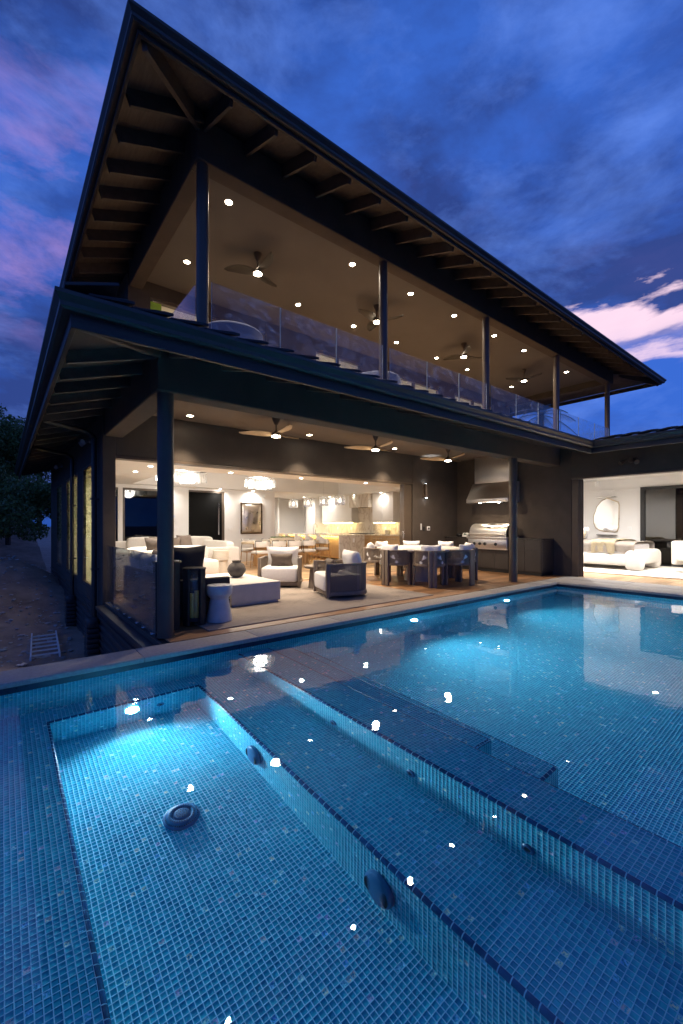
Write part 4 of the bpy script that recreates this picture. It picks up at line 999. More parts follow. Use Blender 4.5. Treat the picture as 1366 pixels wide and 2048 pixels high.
# ------------------------------------------------------------------ lanai furniture
def u_path(w, d, r, n=9, front=0.):
    """plan curve of a U shaped shell, open towards +y"""
    pts = [(-w / 2, front + d / 2 * 1.0), (-w / 2, -d / 2 + r)]
    for i in range(1, n): a = math.pi + math.pi / 2 * i / n; pts.append((-w / 2 + r + r * math.cos(a), -d / 2 + r + r * math.sin(a)))
    pts.append((-w / 2 + r, -d / 2)); pts.append((w / 2 - r, -d / 2))
    for i in range(1, n): a = 1.5 * math.pi + math.pi / 2 * i / n; pts.append((w / 2 - r + r * math.cos(a), -d / 2 + r + r * math.sin(a)))
    pts += [(w / 2, -d / 2 + r), (w / 2, front + d / 2)]
    return pts
def along(pts, step):
    out = []
    for a, b in zip(pts[:-1], pts[1:]):
        l = math.hypot(b[0] - a[0], b[1] - a[1]); n = max(1, round(l / step))
        for i in range(n): out.append((a[0] + (b[0] - a[0]) * i / n, a[1] + (b[1] - a[1]) * i / n))
    out.append(pts[-1]); return out
def band(bm, pts, z0, z1, th):
    """wall of thickness th following a plan curve"""
    k = len(pts); A = []
    for i, p in enumerate(pts):
        a = pts[max(0, i - 1)]; b = pts[min(k - 1, i + 1)]; d = Vector((b[0] - a[0], b[1] - a[1])); d.normalize(); n = Vector((-d.y, d.x)) * th / 2
        A.append([bm.verts.new((p[0] + n.x, p[1] + n.y, z0)), bm.verts.new((p[0] - n.x, p[1] - n.y, z0)), bm.verts.new((p[0] - n.x, p[1] - n.y, z1)), bm.verts.new((p[0] + n.x, p[1] + n.y, z1))])
    for a, b in zip(A[:-1], A[1:]):
        for j in range(4): bm.faces.new((a[j], a[(j + 1) % 4], b[(j + 1) % 4], b[j]))
    bm.faces.new(A[0]); bm.faces.new(A[-1][::-1])
# dining table
tb = T('dining_table', 'large round pale stone dining table on a drum base on the lanai', 'dining table', (7.55, 6.52, 0))
bm = B(); lathe(bm, [(.92, .69), (.99, .715), (1.0, .735), (.99, .75)], 72); obj('table_top', bm, concr, tb, sm=40)
bm = B(); lathe(bm, [(.36, 0), (.36, .02), (.33, .35), (.36, .68), (.40, .69)], 48); obj('base', bm, concr, tb, sm=40)
bm = B(); box(bm, 0, .30, -.12, .10, .751, .757)
proto = None
def dining_chair():
    t = T('dining_chair', '', 'dining chair', (0, 0, 0), 0, 'round-backed rope chairs round the lanai table')
    P1 = along(u_path(.60, .54, .26, 12, -.02), .02)
    bm = B(); band(bm, u_path(.60, .54, .26, 12, -.02), .715, .75, .034); obj('top_rail', bm, teak, t, .006, 2)
    bm = B(); band(bm, u_path(.60, .54, .26, 12, -.02), .425, .475, .034); obj('bottom_rail', bm, teak, t, .006, 2)
    bm = B()
    for (x, y) in P1: cyl(bm, (x, y, .46), (x, y, .73), .0076, n=5, caps=False)
    obj('rope_weave', bm, rope, t, kind='stuff')
    for x0 in (-.085, .005):
        bm = B(); box(bm, x0, x0 + .08, -.325, -.272, 0, .75); obj('leg', bm, teak, t, .012, 2)
    for s in (-1, 1):
        for y0 in (.10, .185):
            bm = B(); box(bm, s * .305 - .028, s * .305 + .028, y0, y0 + .075, 0, .735 if y0 > .15 else .735); obj('leg', bm, teak, t, .012, 2)
    bm = B(); lathe(bm, [(.26, .425), (.28, .43), (.28, .455), (.26, .46)], 32); obj('seat', bm, teak, t)
    bm = B(); cushion(bm, (0, .0, .50), (.52, .48, .11), .42, nu=28); obj('seat_cushion', bm, linen, t, sm=60)
    bm = B(); pillow(bm, (0, -.17, .70), (.44, .17, .34), rotm('X', R(-12)), seed=3); obj('back_cushion', bm, linen, t, sm=60)
    return t
angs = [187, 232, 277, 322, 7, 52, 97, 142]
labs = ['rope dining chair left of the round table, backing onto the lounge chairs', 'rope dining chair at the front middle of the round table, back to the pool',
        'rope dining chair at the front right of the round table, nearest the second column', 'rope dining chair right of the round table with its back to the grill',
        'rope dining chair at the right rear of the round table beside the grill', 'rope dining chair behind the round table, the right of the two rear cushions',
        'rope dining chair behind the round table, the left of the two rear cushions', 'rope dining chair at the left rear of the round table nearest the kitchen island']
for i, a in enumerate(angs):
    p = (7.55 + .99 * math.cos(R(a)), 6.52 + .99 * math.sin(R(a)), 0); rz = R(a + 90)
    if i == 0: proto = dining_chair(); proto.location = p; proto.rotation_euler = (0, 0, rz); proto['label'] = labs[0]
    else: dup(proto, p, rz, labs[i])
# lounge chairs
def lounge(loc, rz, label):
    t = T('lounge_chair', label, 'lounge chair', loc, rz, 'swivel rope lounge chairs')
    path = u_path(.80, .80, .24, 10, 0)
    bm = B(); band(bm, path, .575, .61, .045); obj('top_rail', bm, teak, t, .008, 2)
    bm = B(); band(bm, path, .06, .13, .045); obj('bottom_rail', bm, teak, t, .008, 2)
    bm = B()
    for (x, y) in along(path, .0165): cyl(bm, (x, y, .12), (x, y, .59), .0072, n=5, caps=False)
    obj('rope_weave', bm, rope, t, kind='stuff')
    for s in (-1, 1):
        bm = B(); box(bm, s * .40 - .028, s * .40 + .028, .33, .405, .03, .61); obj('front_post', bm, teak, t, .008, 2)
    bm = B(); lathe(bm, [(.28, 0), (.30, .005), (.30, .03), (.28, .05)], 32); obj('swivel_base', bm, blackp, t)
    bm = B(); box(bm, -.385, .385, -.30, .37, .05, .125); obj('seat_frame', bm, teak, t, .01, 2)
    bm = B(); cushion(bm, (0, .05, .27), (.745, .74, .30), .22, nu=36, nv=14, wob=.006); obj('seat_cushion', bm, linen, t, sm=60)
    bm = B(); pillow(bm, (0, -.22, .60), (.70, .22, .44), rotm('X', R(-14)), seed=5); obj('back_cushion', bm, linen, t, sm=60)
    return t
def face(dx, dy): return math.atan2(dy, dx) - math.pi / 2
lounge((4.56, 7.70, 0), face(-.62, -.78), 'rope lounge chair facing the pool behind the coffee table')
lounge((4.78, 5.99, 0), face(-.94, .34), 'rope lounge chair turned side-on nearest the pool edge')
def throw_pillow(name, m, loc, s, rx, rz, label, group=None, seed=1, cat='pillow'):
    bm = B(); pillow(bm, (0, 0, 0), s, rotm('X', rx), seed=seed); o = obj(name, bm, m, sm=60, loc=loc, rot=(0, 0, rz)); return tag(o, label, cat, group)
throw_pillow('pillow', brownf, (4.52, 7.63, .545), (.46, .15, .28), R(-16), face(-.62, -.78), 'small brown pillow on the lounge chair behind the coffee table', 'brown lumbar pillows', 4)
throw_pillow('pillow', brownf, (4.66, 6.10, .535), (.44, .15, .26), R(-16), face(-.94, .34), 'small brown pillow on the lounge chair nearest the pool', 'brown lumbar pillows', 6)
# small side tables
def round_table(loc, r, h, label, m):
    t = T('side_table', label, 'side table', loc); bm = B(); lathe(bm, [(r - .02, h - .05), (r, h - .03), (r, h - .008), (r - .01, h)], 32); obj('table_top', bm, m, t)
    bm = B(); lathe(bm, [(r * .62, 0), (r * .60, .03), (r * .45, h - .06), (r * .55, h - .05)], 24); obj('pedestal', bm, m, t); return t
round_table((4.90, 6.98, 0), .22, .46, 'small round brown side table between the two lounge chairs', teak)
round_table((1.95, 7.82, 0), .20, .60, 'dark round side table behind the outdoor sofa by the wall', teak)
# coffee table and vase
t = T('coffee_table', 'low square pale concrete coffee table on the grey rug', 'coffee table', (2.72, 6.08, .014))
bm = B(); box(bm, 0, .86, .0, 1.66, .03, .335); obj('table_top', bm, concr, t, .012, 3)
bm = B(); box(bm, .03, .83, .03, 1.63, 0, .03); obj('plinth', bm, concr, t)
bm = B(); lathe(bm, [(.05, 0), (.10, .02), (.155, .10), (.16, .15), (.13, .22), (.075, .262), (.07, .272), (.085, .29), (.082, .293), (.06, .27), (.05, .2)], 40)
tag(obj('vase', bm, darkvase, sm=60, loc=(3.22, 6.98, .350)), 'round dark stone vase standing on the coffee table', 'vase')
# rug
bm = B(); n = 60
box(bm, 1.92, 6.08, 4.93, 7.90, .0, .012); r_ = obj('rug', bm, rugm, None, .004, 1); tag(r_, 'large grey brown woven rug under the lounge furniture', 'rug')
# sofa along the left rail
t = T('outdoor_sofa', 'dark outdoor sofa with white back cushions along the left glass rail', 'sofa', (1.55, 5.55, .012))
L_ = 2.15
bm = B(); box(bm, .0, .92, 0, L_, .06, .24); obj('frame', bm, M('dark brown frame', (.040, .034, .030), .6), t, .02, 2)
bm = B(); box(bm, .0, .07, 0, L_, .24, .60); obj('backrest', bm, M('dark brown weave', (.036, .030, .027), .8, var=.3, vs=60, bump=.5, bs=200), t, .025, 3)
for y in (0, L_ - .09):
    bm = B(); box(bm, .07, .92, y, y + .09, .24, .545); obj('armrest', bm, MATS['dark brown weave'], t, .025, 3)
for i in range(3):
    bm = B(); cushion(bm, (.51, .10 + .65 * (i + .5), .34), (.80, .645, .20), .22, nu=28); obj('seat_cushion', bm, linen, t, sm=60)
    bm = B(); pillow(bm, (.17, .10 + .65 * (i + .5), .60), (.64, .24, .50), rotm('Z', R(90)) @ rotm('X', R(-10)), seed=i + 9); obj('back_cushion', bm, linen, t, sm=60)
throw_pillow('pillow', darkf, (1.94, 5.84, .72), (.60, .22, .54), R(8), R(12), 'large black pillow at the near end of the outdoor sofa', None, 11)
throw_pillow('pillow', brownf, (2.02, 7.1, .68), (.50, .18, .42), R(-16), R(100), 'brown pillow at the far end of the outdoor sofa', None, 12)
# stool
bm = B(); lathe(bm, [(.15, 0), (.165, .005), (.168, .02), (.118, .28), (.118, .30), (.155, .345), (.165, .36), (.165, .455), (.155, .47), (.02, .472)], 44)
tag(obj('stool', bm, M('pale grey ceramic', (.50, .50, .50), .35), sm=40, loc=(2.23, 5.36, .012)), 'pale hourglass ceramic stool beside the black lantern', 'stool')
# lanterns
def lantern(loc, rz, s, label):
    t = T('lantern', label, 'lantern', loc, rz, 'black floor lanterns'); h, a = .66 * s, .125 * s
    bm = B()
    lathe(bm, [(a * .95, .05), (a * 1.02, .05), (a * 1.02, .075), (a * .95, .075)], 8); lathe(bm, [(a * 1.0, h), (a * 1.10, h), (a * 1.10, h + .025), (a * 1.0, h + .025)], 8); obj('frame', bm, blackp, t, .003, 1)
    for k in range(4):
        q = R(45 + 90 * k); bm = B(); box(bm, -.018, .018, -.045, .045, 0, h + .02, (Matrix.Translation((a * math.cos(q), a * math.sin(q), 0)) @ Matrix.Rotation(q, 4, 'Z'))); obj('leg', bm, blackp, t, .004, 1)
    bm = B(); cyl(bm, (0, 0, .075), (0, 0, h - .02), a * .80, n=24, caps=False); obj('glass_cylinder', bm, gl_rail, t)
    bm = B(); cyl(bm, (0, 0, .06), (0, 0, .085), a * .9, n=24); obj('tray', bm, blackp, t)
    for k in range(3):
        bm = B(); cyl(bm, (.035 * math.cos(k * 2.1), .035 * math.sin(k * 2.1), .086), (.035 * math.cos(k * 2.1), .035 * math.sin(k * 2.1), .36 + .03 * k), .030, n=14); obj('candle', bm, waxm, t)
    return t
lantern((1.905, 5.38, .012), R(71), 1.05, 'black lantern with yellow candles beside the pale stool'); lantern((1.575, 5.40, 0), R(71), 1.22, 'taller black lantern half hidden behind the corner column')
# outdoor kitchen
t = T('outdoor_kitchen_counter', 'long dark cabinet counter along the grill wall', 'counter', (10.38, 5.07, 0))
bm = B(); box(bm, .03, .62, .02, 2.93, .0, .09); obj('kick', bm, blackp, t, sm=0)
bm = B(); box(bm, .02, .62, .012, .88, .09, .885); box(bm, .02, .62, 2.10, 2.93, .09, .885); box(bm, .02, .62, .88, 2.10, .09, .60); obj('carcass', bm, cabin, t, sm=0)
for a, b_ in ((-.01, .872), (2.112, 2.93)): bx('worktop', M('dark stone top', (.038, .034, .033), .28, var=.2), t, -.012, .62, a, b_, .887, .925)
ys = [.02, .44, .87]
for a, b_ in zip(ys[:-1], ys[1:]): bx('door', cabin, t, .0, .019, a + .003, b_ - .003, .10, .62, .002); bx('drawer', cabin, t, .0, .019, a + .003, b_ - .003, .63, .88, .002)
for a, b_ in ((.885, 1.29), (1.29, 1.70), (1.70, 2.095)): bx('door', cabin, t, .0, .019, a + .003, b_ - .003, .10, .59, .002)
for a, b_ in ((2.11, 2.52), (2.52, 2.925)): bx('door', cabin, t, .0, .019, a + .003, b_ - .003, .10, .88, .002)
bx('side_panel', cabin, t, .0, .62, -.004, .010, .09, .885, .002)
t = T('grill', 'stainless built-in gas grill with a curved lid and four black knobs', 'grill', (10.32, 5.965, .0))
bm = B(); box(bm, .0, .60, .0, 1.18, .625, .89); obj('body', bm, stain, t, .006, 2)
bm = B(); box(bm, -.05, .60, -.02, 1.20, .892, .945); obj('ledge', bm, stain, t, .006, 2)
bm = B(); box(bm, -.02, .02, -.035, 1.215, .605, .628); obj('trim', bm, stain, t, .004, 1)
bm = B(); pr = [(.02, .95), (.02, 1.06), (.035, 1.13), (.075, 1.20), (.135, 1.255), (.21, 1.29), (.32, 1.31), (.46, 1.31), (.54, 1.28), (.56, 1.20), (.56, .95)]
prism(bm, pr, 'y', .03, 1.15); obj('lid', bm, stain, t, .006, 2, 25)
for y in (.0, 1.152):
    bm = B(); prism(bm, pr, 'y', y, y + .028); obj('lid_end', bm, blackp, t, .004, 1, 25)
bm = B(); cyl(bm, (-.035, .02, 1.02), (-.035, 1.16, 1.02), .014, n=14)
for y in (.06, 1.12): box(bm, -.035, .03, y - .012, y + .012, 1.008, 1.032)
obj('handle', bm, stain, t)
bm = B(); lathe(bm, [(.055, 0), (.052, .006), (.002, .008)], 24); bmesh.ops.scale(bm, vec=(.55, 1, 1), verts=bm.verts); bmesh.ops.transform(bm, matrix=Matrix.Translation((.082, .57, 1.212)) @ Matrix.Rotation(R(-48), 4, 'Y'), verts=bm.verts); obj('badge', bm, M('badge', (.10, .10, .10), .3, .8), t)
for y in (.32, .64, .80, .97):
    bm = B(); cyl(bm, (0, y, .755), (-.045, y, .755), .034, .029, 20); cyl(bm, (.001, y, .755), (-.008, y, .755), .042, n=20); box(bm, -.052, -.043, y - .006, y + .006, .728, .782); obj('knob', bm, blackp, t, .003, 1)
t = T('range_hood', 'large stainless canopy hood on the dark wall above the grill', 'range hood', (10.40, 5.98, 1.90))
bm = B(); prism(bm, [(0, 0), (0, .09), (.32, .56), (.60, .56), (.60, 0)], 'y', 0, 1.28); obj('canopy', bm, stain, t, .005, 2, 25)
bm = B(); box(bm, .32, .598, .06, 1.22, .562, 1.32); obj('duct_cover', bm, stain, t, .005, 2)
bm = B(); box(bm, .02, .58, .03, 1.25, -.012, -.001); obj('filter', bm, chrome, t)
for y in (.35, .93):
    bm = B(); cyl(bm, (.16, y, -.02), (.16, y, -.012), .03, n=16); obj('lamp', bm, lampW, t); spot(t, (.16, y, -.03), 14, WARM, 110, .6, .03)
t = T('thermometer', 'small white digital gadget standing on the dark counter left of the grill', 'gadget', (10.62, 7.36, .926), 0)
bm = B(); prism(bm, [(-.05, 0), (.07, 0), (.05, .11), (.02, .115), (-.04, .03)], 'y', 0, .17); obj('case', bm, whitep, t, .008, 2)
bm = B(); prism(bm, [(-.031, .045), (-.028, .043), (.012, .098), (.009, .10)], 'y', .035, .135); obj('screen', bm, M('grey lcd', (.12, .15, .14), .2), t, sm=0)
bm = B(); cushion(bm, (0, 0, .05), (.12, .16, .10), .7, wob=.05); tag(obj('cable_box', bm, blackp, loc=(10.60, 7.65, .926)), 'small black object on the dark counter beside the white gadget', 'adapter')
t = T('wall_sconce', 'dark cylindrical up and down light on the wall beside the folded doors', 'wall light', (9.43, 7.99, 2.04))
bm = B(); box(bm, -.075, .075, -.012, .009, .0, .34); obj('backplate', bm, bronze, t, .004, 1)
bm = B(); cyl(bm, (.0, -.075, .0), (.0, -.075, .40), .046, n=24); box(bm, -.02, .02, -.04, -.01, .15, .22); obj('cylinder', bm, bronze, t)
for z, rx in ((-.003, 0), (.403, R(180))):
    bm = B(); cyl(bm, (0, -.075, z), (0, -.075, z + (.002 if z < 0 else -.002)), .03, n=16); obj('lamp', bm, EM('cool lamp', (.85, .93, 1.), 20.), t)
    spot(t, (0, -.055, z + (-.012 if z < 0 else .012)), 30, (.80, .90, 1.), 42, .8, .01, (rx + (R(-13) if z < 0 else R(13)), 0, 0))
bx_ = lambda name, m, *a: bx(name, m, None, *a, .003)
tag(bx_('wall_remote', whitep, 9.27, 9.315, 7.978, 7.998, 1.13, 1.31), 'slim white remote holder on the dark wall under the wall light', 'wall remote')
tag(bx_('wall_socket', blackp, 9.38, 9.46, 7.985, 7.998, 1.10, 1.22), 'black socket plate on the dark wall between two white controls', 'wall socket')
t = T('thermostat', 'white square control with a dark screen on the wall under the wall light', 'wall control', (9.61, 7.998, 1.17))
bm = B(); box(bm, -.065, .065, -.025, 0, -.06, .06); obj('case', bm, whitep, t, .018, 3); bm = B(); box(bm, -.032, .032, -.0275, -.024, -.03, .03); obj('screen', bm, blackp, t)
# floodlights
def flood(loc, rz, label, m):
    t = T('flood_light', label, 'flood light', loc, rz, 'twin wall flood lights'); bm = B(); cyl(bm, (0, 0, 0), (0, -.04, 0), .055, n=20); obj('base', bm, m, t)
    for s in (-1, 1):
        bm = B(); tube(bm, [(s * .03, -.03, 0), (s * .09, -.07, -.01)], .012); cyl(bm, (s * .08, -.05, .01), (s * .16, -.16, -.07), .032, .052, 18); obj('lamp_head', bm, m, t)
    return t
flood((10.998, 3.36, 2.72), R(-90), 'dark twin flood light above the bedroom opening', bronze)
flood((1.298, 9.1, 2.85), R(-90), 'pale twin flood light under the eave near the downspout', M('grey lamp head', (.34, .34, .35), .5)); flood((1.298, 14.0, 2.92), R(-90), 'pale twin flood light farther back under the left eave', MATS['grey lamp head'])

# ------------------------------------------------------------------ living room
t = T('sectional_sofa', 'white L shaped sofa with low rounded arms in the living room', 'sofa', (4.2, 11.0, 0))
def cu(name, m, c, s, e=.2, par=None, **k):
    bm = B(); cushion(bm, c, s, e, nu=32, nv=14, **k); return obj(name, bm, m, par, sm=60)
cu('armrest', cream, (.47, .11, .36), (.98, .24, .62), .16, t)
cu('base', cream, (.42, 1.25, .23), (.86, 2.4, .36), .12, t); cu('base', cream, (-1.15, 2.05, .23), (2.4, .90, .36), .12, t)
for y in (.70, 1.55): cu('seat_cushion', cream, (.35, y, .42), (.76, .86, .20), .25, t, seed=2)
cu('seat_cushion', cream, (-.9, 1.95, .42), (1.2, .84, .20), .25, t); cu('seat_cushion', cream, (-1.9, 1.95, .42), (.9, .84, .20), .25, t)
cu('backrest', cream, (.82, 1.35, .50), (.26, 2.2, .62), .25, t); cu('backrest', cream, (-.7, 2.42, .50), (3.2, .26, .62), .25, t)
cu('back_cushion', cream, (.45, 2.2, .72), (1.15, .30, .40), .4, t, mat=rotm('Z', R(-12)), wob=.02); cu('back_cushion', cream, (-.9, 2.2, .72), (1.1, .28, .40), .4, t, wob=.02)
for i, (loc, rz, lab) in enumerate((((3.45, 12.6, .73), 10, 'taupe pillow at the left of three on the white sofa'), ((3.75, 12.45, .70), -15, 'taupe pillow in front of two others on the white sofa'), ((4.20, 12.65, .76), 18, 'taupe pillow at the right of three on the white sofa'))):
    throw_pillow('pillow', taupef, loc, (.50, .18, .46), R(-18), R(rz), lab, 'taupe sofa pillows', 20 + i)
throw_pillow('pillow', brownf, (2.75, 9.95, .74), (.62, .22, .52), R(-15), R(150), 'dark brown pillow on the cream bench inside at far left', None, 31)
t = T('cream_bench', 'long cream upholstered bench just inside the door at left', 'sofa', (2.2, 9.6, 0))
cu('base', cream, (.9, .5, .24), (1.9, .9, .44), .2, t); cu('back_cushion', cream, (.9, .88, .55), (1.9, .24, .44), .3, t)
t = T('barrel_chair', 'cream curved barrel armchair inside at far left', 'armchair', (1.98, 9.0, 0), R(-60))
bm = B(); band(bm, along(u_path(.86, .80, .38, 14, -.1), .05), .06, .78, .14); obj('shell', bm, cream, t, .05, 3, 60); cu('seat_cushion', cream, (0, .02, .32), (.70, .70, .26), .4, t)
t = T('travertine_table', 'stepped travertine drum side table in front of the white sofa arm', 'side table', (4.50, 10.72, 0))
bm = B(); lathe(bm, [(.17, 0), (.17, .34), (.17, .345)], 40); obj('base', bm, trav, t); bm = B(); lathe(bm, [(.20, .346), (.205, .35), (.205, .60), (.20, .607)], 40); obj('drum', bm, trav, t)
# indoor dining
t = T('indoor_dining_table', 'long oval pale wood dining table in the living room', 'dining table', (7.05, 11.9, 0))
bm = B(); pts = [(1.35 * math.copysign(abs(math.cos(a)) ** .7, math.cos(a)), .52 * math.copysign(abs(math.sin(a)) ** .7, math.sin(a))) for a in [i * math.pi / 24 for i in range(48)]]
prism(bm, pts, 'z', .70, .755); obj('table_top', bm, M('pale oak top', (.60, .47, .31), .4, var=.12, vs=5, stretch=(1, 8, 1)), t, .01, 2)
for x in (-.75, .75):
    bm = B(); lathe(bm, [(.24, 0), (.22, .35), (.24, .70)], 24, (x, 0, 0)); obj('pedestal', bm, oakw, t)
t = T('planter', 'long pale trough planter filled with moss on the indoor table', 'planter', (7.1, 11.95, .757))
bm = B(); cushion(bm, (0, 0, .055), (.85, .20, .11), .25, nu=32); obj('trough', bm, M('pale wood trough', (.66, .56, .42), .5), t, sm=50)
bm = B()
for i in range(60): cushion(bm, (rng.uniform(-.38, .38), rng.uniform(-.07, .07), .108 + rng.uniform(0, .015)), (.07, .06, .05), .8, None, 7, 5)
obj('moss', bm, lawn, t, kind='stuff')
def indoor_chair():
    t = T('indoor_dining_chair', '', 'dining chair', group='cream dining chairs at the indoor table')
    cu('seat', cream, (0, 0, .465), (.48, .46, .10), .5, t)
    for sx in (-1, 1):
        for sy in (-1, 1):
            bm = B(); cyl(bm, (sx * .20, sy * .19, .43), (sx * .225, sy * .225, 0), .016, .011, 10); obj('leg', bm, oakw, t)
    bm = B(); pts = [(.25 * math.cos(a), .02 - .25 * math.sin(a)) for a in [R(20 + 10 * i) for i in range(15)]]; band(bm, pts, .62, .79, .055); obj('backrest', bm, cream, t, .02, 3, 60)
    bm = B()
    for s in (-1, 1): tube(bm, [(s * .225, -.16, .40), (s * .232, -.12, .70), (s * .232, -.12, .80), (s * .10, -.26, .80)], .010, 8)
    obj('back_bracket', bm, blackp, t)
    bm = B(); sweep(bm, [(-.2, -.19, .40), (.2, -.19, .40), (.2, .19, .40), (-.2, .19, .40)], .012, 8, True); obj('apron', bm, oakw, t)
    return t
ip = None
spots_ = [((5.95, 11.25), 0, 'cream chair on the near side of the indoor table, leftmost'), ((6.48, 11.2), 0, 'cream chair on the near side of the indoor table, second from left'), ((7.02, 11.18), 0, 'cream chair on the near side of the indoor table, third from left'), ((7.56, 11.2), 0, 'cream chair on the near side of the indoor table, fourth from left'),
          ((6.3, 12.65), 180, 'cream chair on the far side of the indoor table, leftmost'), ((7.05, 12.7), 180, 'cream chair on the far side of the indoor table, in the middle'), ((7.8, 12.65), 180, 'cream chair on the far side of the indoor table, nearest the island'), ((8.5, 11.75), 95, 'cream chair at the right end of the indoor table by the bar stools')]
for i, ((x, y), rz, lab) in enumerate(spots_):
    if i == 0: ip = indoor_chair(); ip.location = (x, y, 0); ip['label'] = lab
    else: dup(ip, (x, y, 0), R(rz), lab)
# island and stools
t = T('kitchen_island', 'long marble waterfall kitchen island with a lit stool side', 'kitchen island', (8.95, 11.3, 0))
bm = B(); box(bm, .0, 1.15, 0, 4.1, .885, .925); obj('worktop', bm, marble, t, .004, 1)
bm = B(); box(bm, .0, 1.15, .0, .045, 0, .884); obj('waterfall_panel', bm, marble, t, .004, 1)
bm = B(); box(bm, .0, 1.15, 4.055, 4.1, 0, .884); obj('waterfall_panel', bm, marble, t, .004, 1)
bm = B(); box(bm, .36, 1.12, .05, 4.05, .08, .88); obj('cabinet', bm, oak, t, .003, 1)
bm = B(); box(bm, .30, .33, .08, 4.02, .872, .882); obj('light_strip', bm, EM('led strip', (1., .78, .35), 26.), t)
bm = B(); box(bm, -.004, 0, .0, .01, 0, .01); box(bm, .60, .68, -.006, -.001, .66, .80); obj('socket', bm, whitep, t)
def stool():
    t = T('bar_stool', '', 'bar stool', group='cream bar stools along the kitchen island')
    cu('seat', cream, (0, 0, .665), (.44, .42, .09), .5, t)
    bm = B(); k = 15; A = []
    for i in range(k):
        a = R(-10 + 200 * i / (k - 1)); A.append((.23 * math.cos(a), .02 - .23 * math.sin(a), .70 + .22 * max(0, math.sin(a)) ** .8))
    V = [[bm.verts.new((x * s, y * s, z)) for s, z in ((1.06, .64), (1.08, zt), (.94, zt), (.92, .64))] for x, y, zt in A]
    for a, b in zip(V[:-1], V[1:]):
        for j in range(4): bm.faces.new((a[j], a[(j + 1) % 4], b[(j + 1) % 4], b[j]))
    bm.faces.new(V[0]); bm.faces.new(V[-1][::-1]); obj('backrest', bm, cream, t, .015, 2, 60)
    for sx in (-1, 1):
        for sy in (-1, 1):
            bm = B(); cyl(bm, (sx * .17, sy * .17, .62), (sx * .20, sy * .20, 0), .018, .014, 10); obj('leg', bm, oakw, t)
    bm = B(); sweep(bm, [(-.19, -.19, .22), (.19, -.19, .22), (.19, .19, .22), (-.19, .19, .22)], .012, 8, True); obj('footrest', bm, oakw, t)
    bm = B(); box(bm, -.19, .19, -.19, .19, .595, .63); obj('seat_frame', bm, oakw, t, .01, 2)
    return t
for i in range(5):
    p = (8.72, 11.95 + .70 * i, 0); lab = 'cream bar stool on gold wood legs, %s from the marble end of the island' % ordn[i]
    if i == 0: sp = stool(); sp.location = p; sp.rotation_euler = (0, 0, R(-90)); sp['label'] = lab
    else: dup(sp, p, R(-90), lab)
# kitchen wall along +X side
t = T('kitchen_cabinets', 'white upper and oak lower kitchen cabinets along the right wall', 'kitchen cabinets', (11.3, 9.0, 0))
for a, b_ in ((1.7, 2.25), (2.25, 2.8)): bx('cupboard_door', whitec, t, -.36, -.01, a + .002, b_ - .002, 1.36, 2.455, .003)
for i in range(4): bx('cupboard_door', whitec, t, -.36, -.01, 4.02 + .5 * i, 4.518 + .5 * i, 1.36, 2.455, .003)
for i in range(8): bx('drawer_front', oak, t, -.63, -.01, .4 + .72 * i + .003, .4 + .72 * (i + 1) - .003, .10, .88, .003)
for i in range(3):
    bm = B(); cyl(bm, (-.66, .4 + .72 * (i + 1) + .12, .78), (-.66, .4 + .72 * (i + 1) + .6, .78), .010, n=8); obj('handle', bm, chrome, t)
bm = B(); box(bm, -.66, -.01, .4, 6.2, .885, .925); obj('worktop', bm, marble, t, .004, 1)
bm = B(); box(bm, -.025, -.008, .4, 6.2, .926, 1.358); box(bm, -.0255, -.009, 2.82, 4.0, 1.358, 1.95); obj('backsplash', bm, marble, t, sm=0)
bm = B(); box(bm, -.52, -.01, 2.84, 3.98, 1.95, 2.455); obj('marble_hood', bm, marble, t, .004, 1)
for a, b_ in ((4.05, 6.0), (1.72, 2.78)): bx('light_strip', EM('led strip', (1., .78, .35), 26.), t, -.30, -.27, a, b_, 1.345, 1.357, 0)
bm = B(); box(bm, -.58, -.10, 2.95, 3.9, .926, .95); obj('cooktop', bm, blackp, t, .004, 1)
bm = B()
for y in (2.4, 4.4, 5.3): box(bm, -.034, -.026, y, y + .08, 1.08, 1.20)
obj('socket', bm, whitep, t)
bx('tall_cupboard', whitec, t, -.62, -.01, 6.22, 6.9, .0, 2.455, .004)
bm = B(); lathe(bm, [(.06, 0), (.11, .03), (.12, .12), (.10, .18), (.09, .18), (.10, .12)], 24); tag(obj('bowl', bm, M('pale bowl', (.62, .55, .42), .6), loc=(11.0, 11.05, .926)), 'pale round bowl at the right end of the kitchen counter', 'bowl')
t = T('faucet', 'tall chrome arched tap on the kitchen island', 'faucet', (9.75, 14.0, .926)); bm = B(); sweep(bm, [(0, 0, 0), (0, 0, .30)] + [(.09 - .09 * math.cos(a), 0, .30 + .09 * math.sin(a)) for a in [R(20 * i) for i in range(1, 10)]] + [(.18, 0, .24)], .012, 10); obj('spout', bm, chrome, t); bm = B(); cyl(bm, (0, -.15, 0), (0, -.15, .16), .012, n=10); obj('tap_handle', bm, chrome, t)
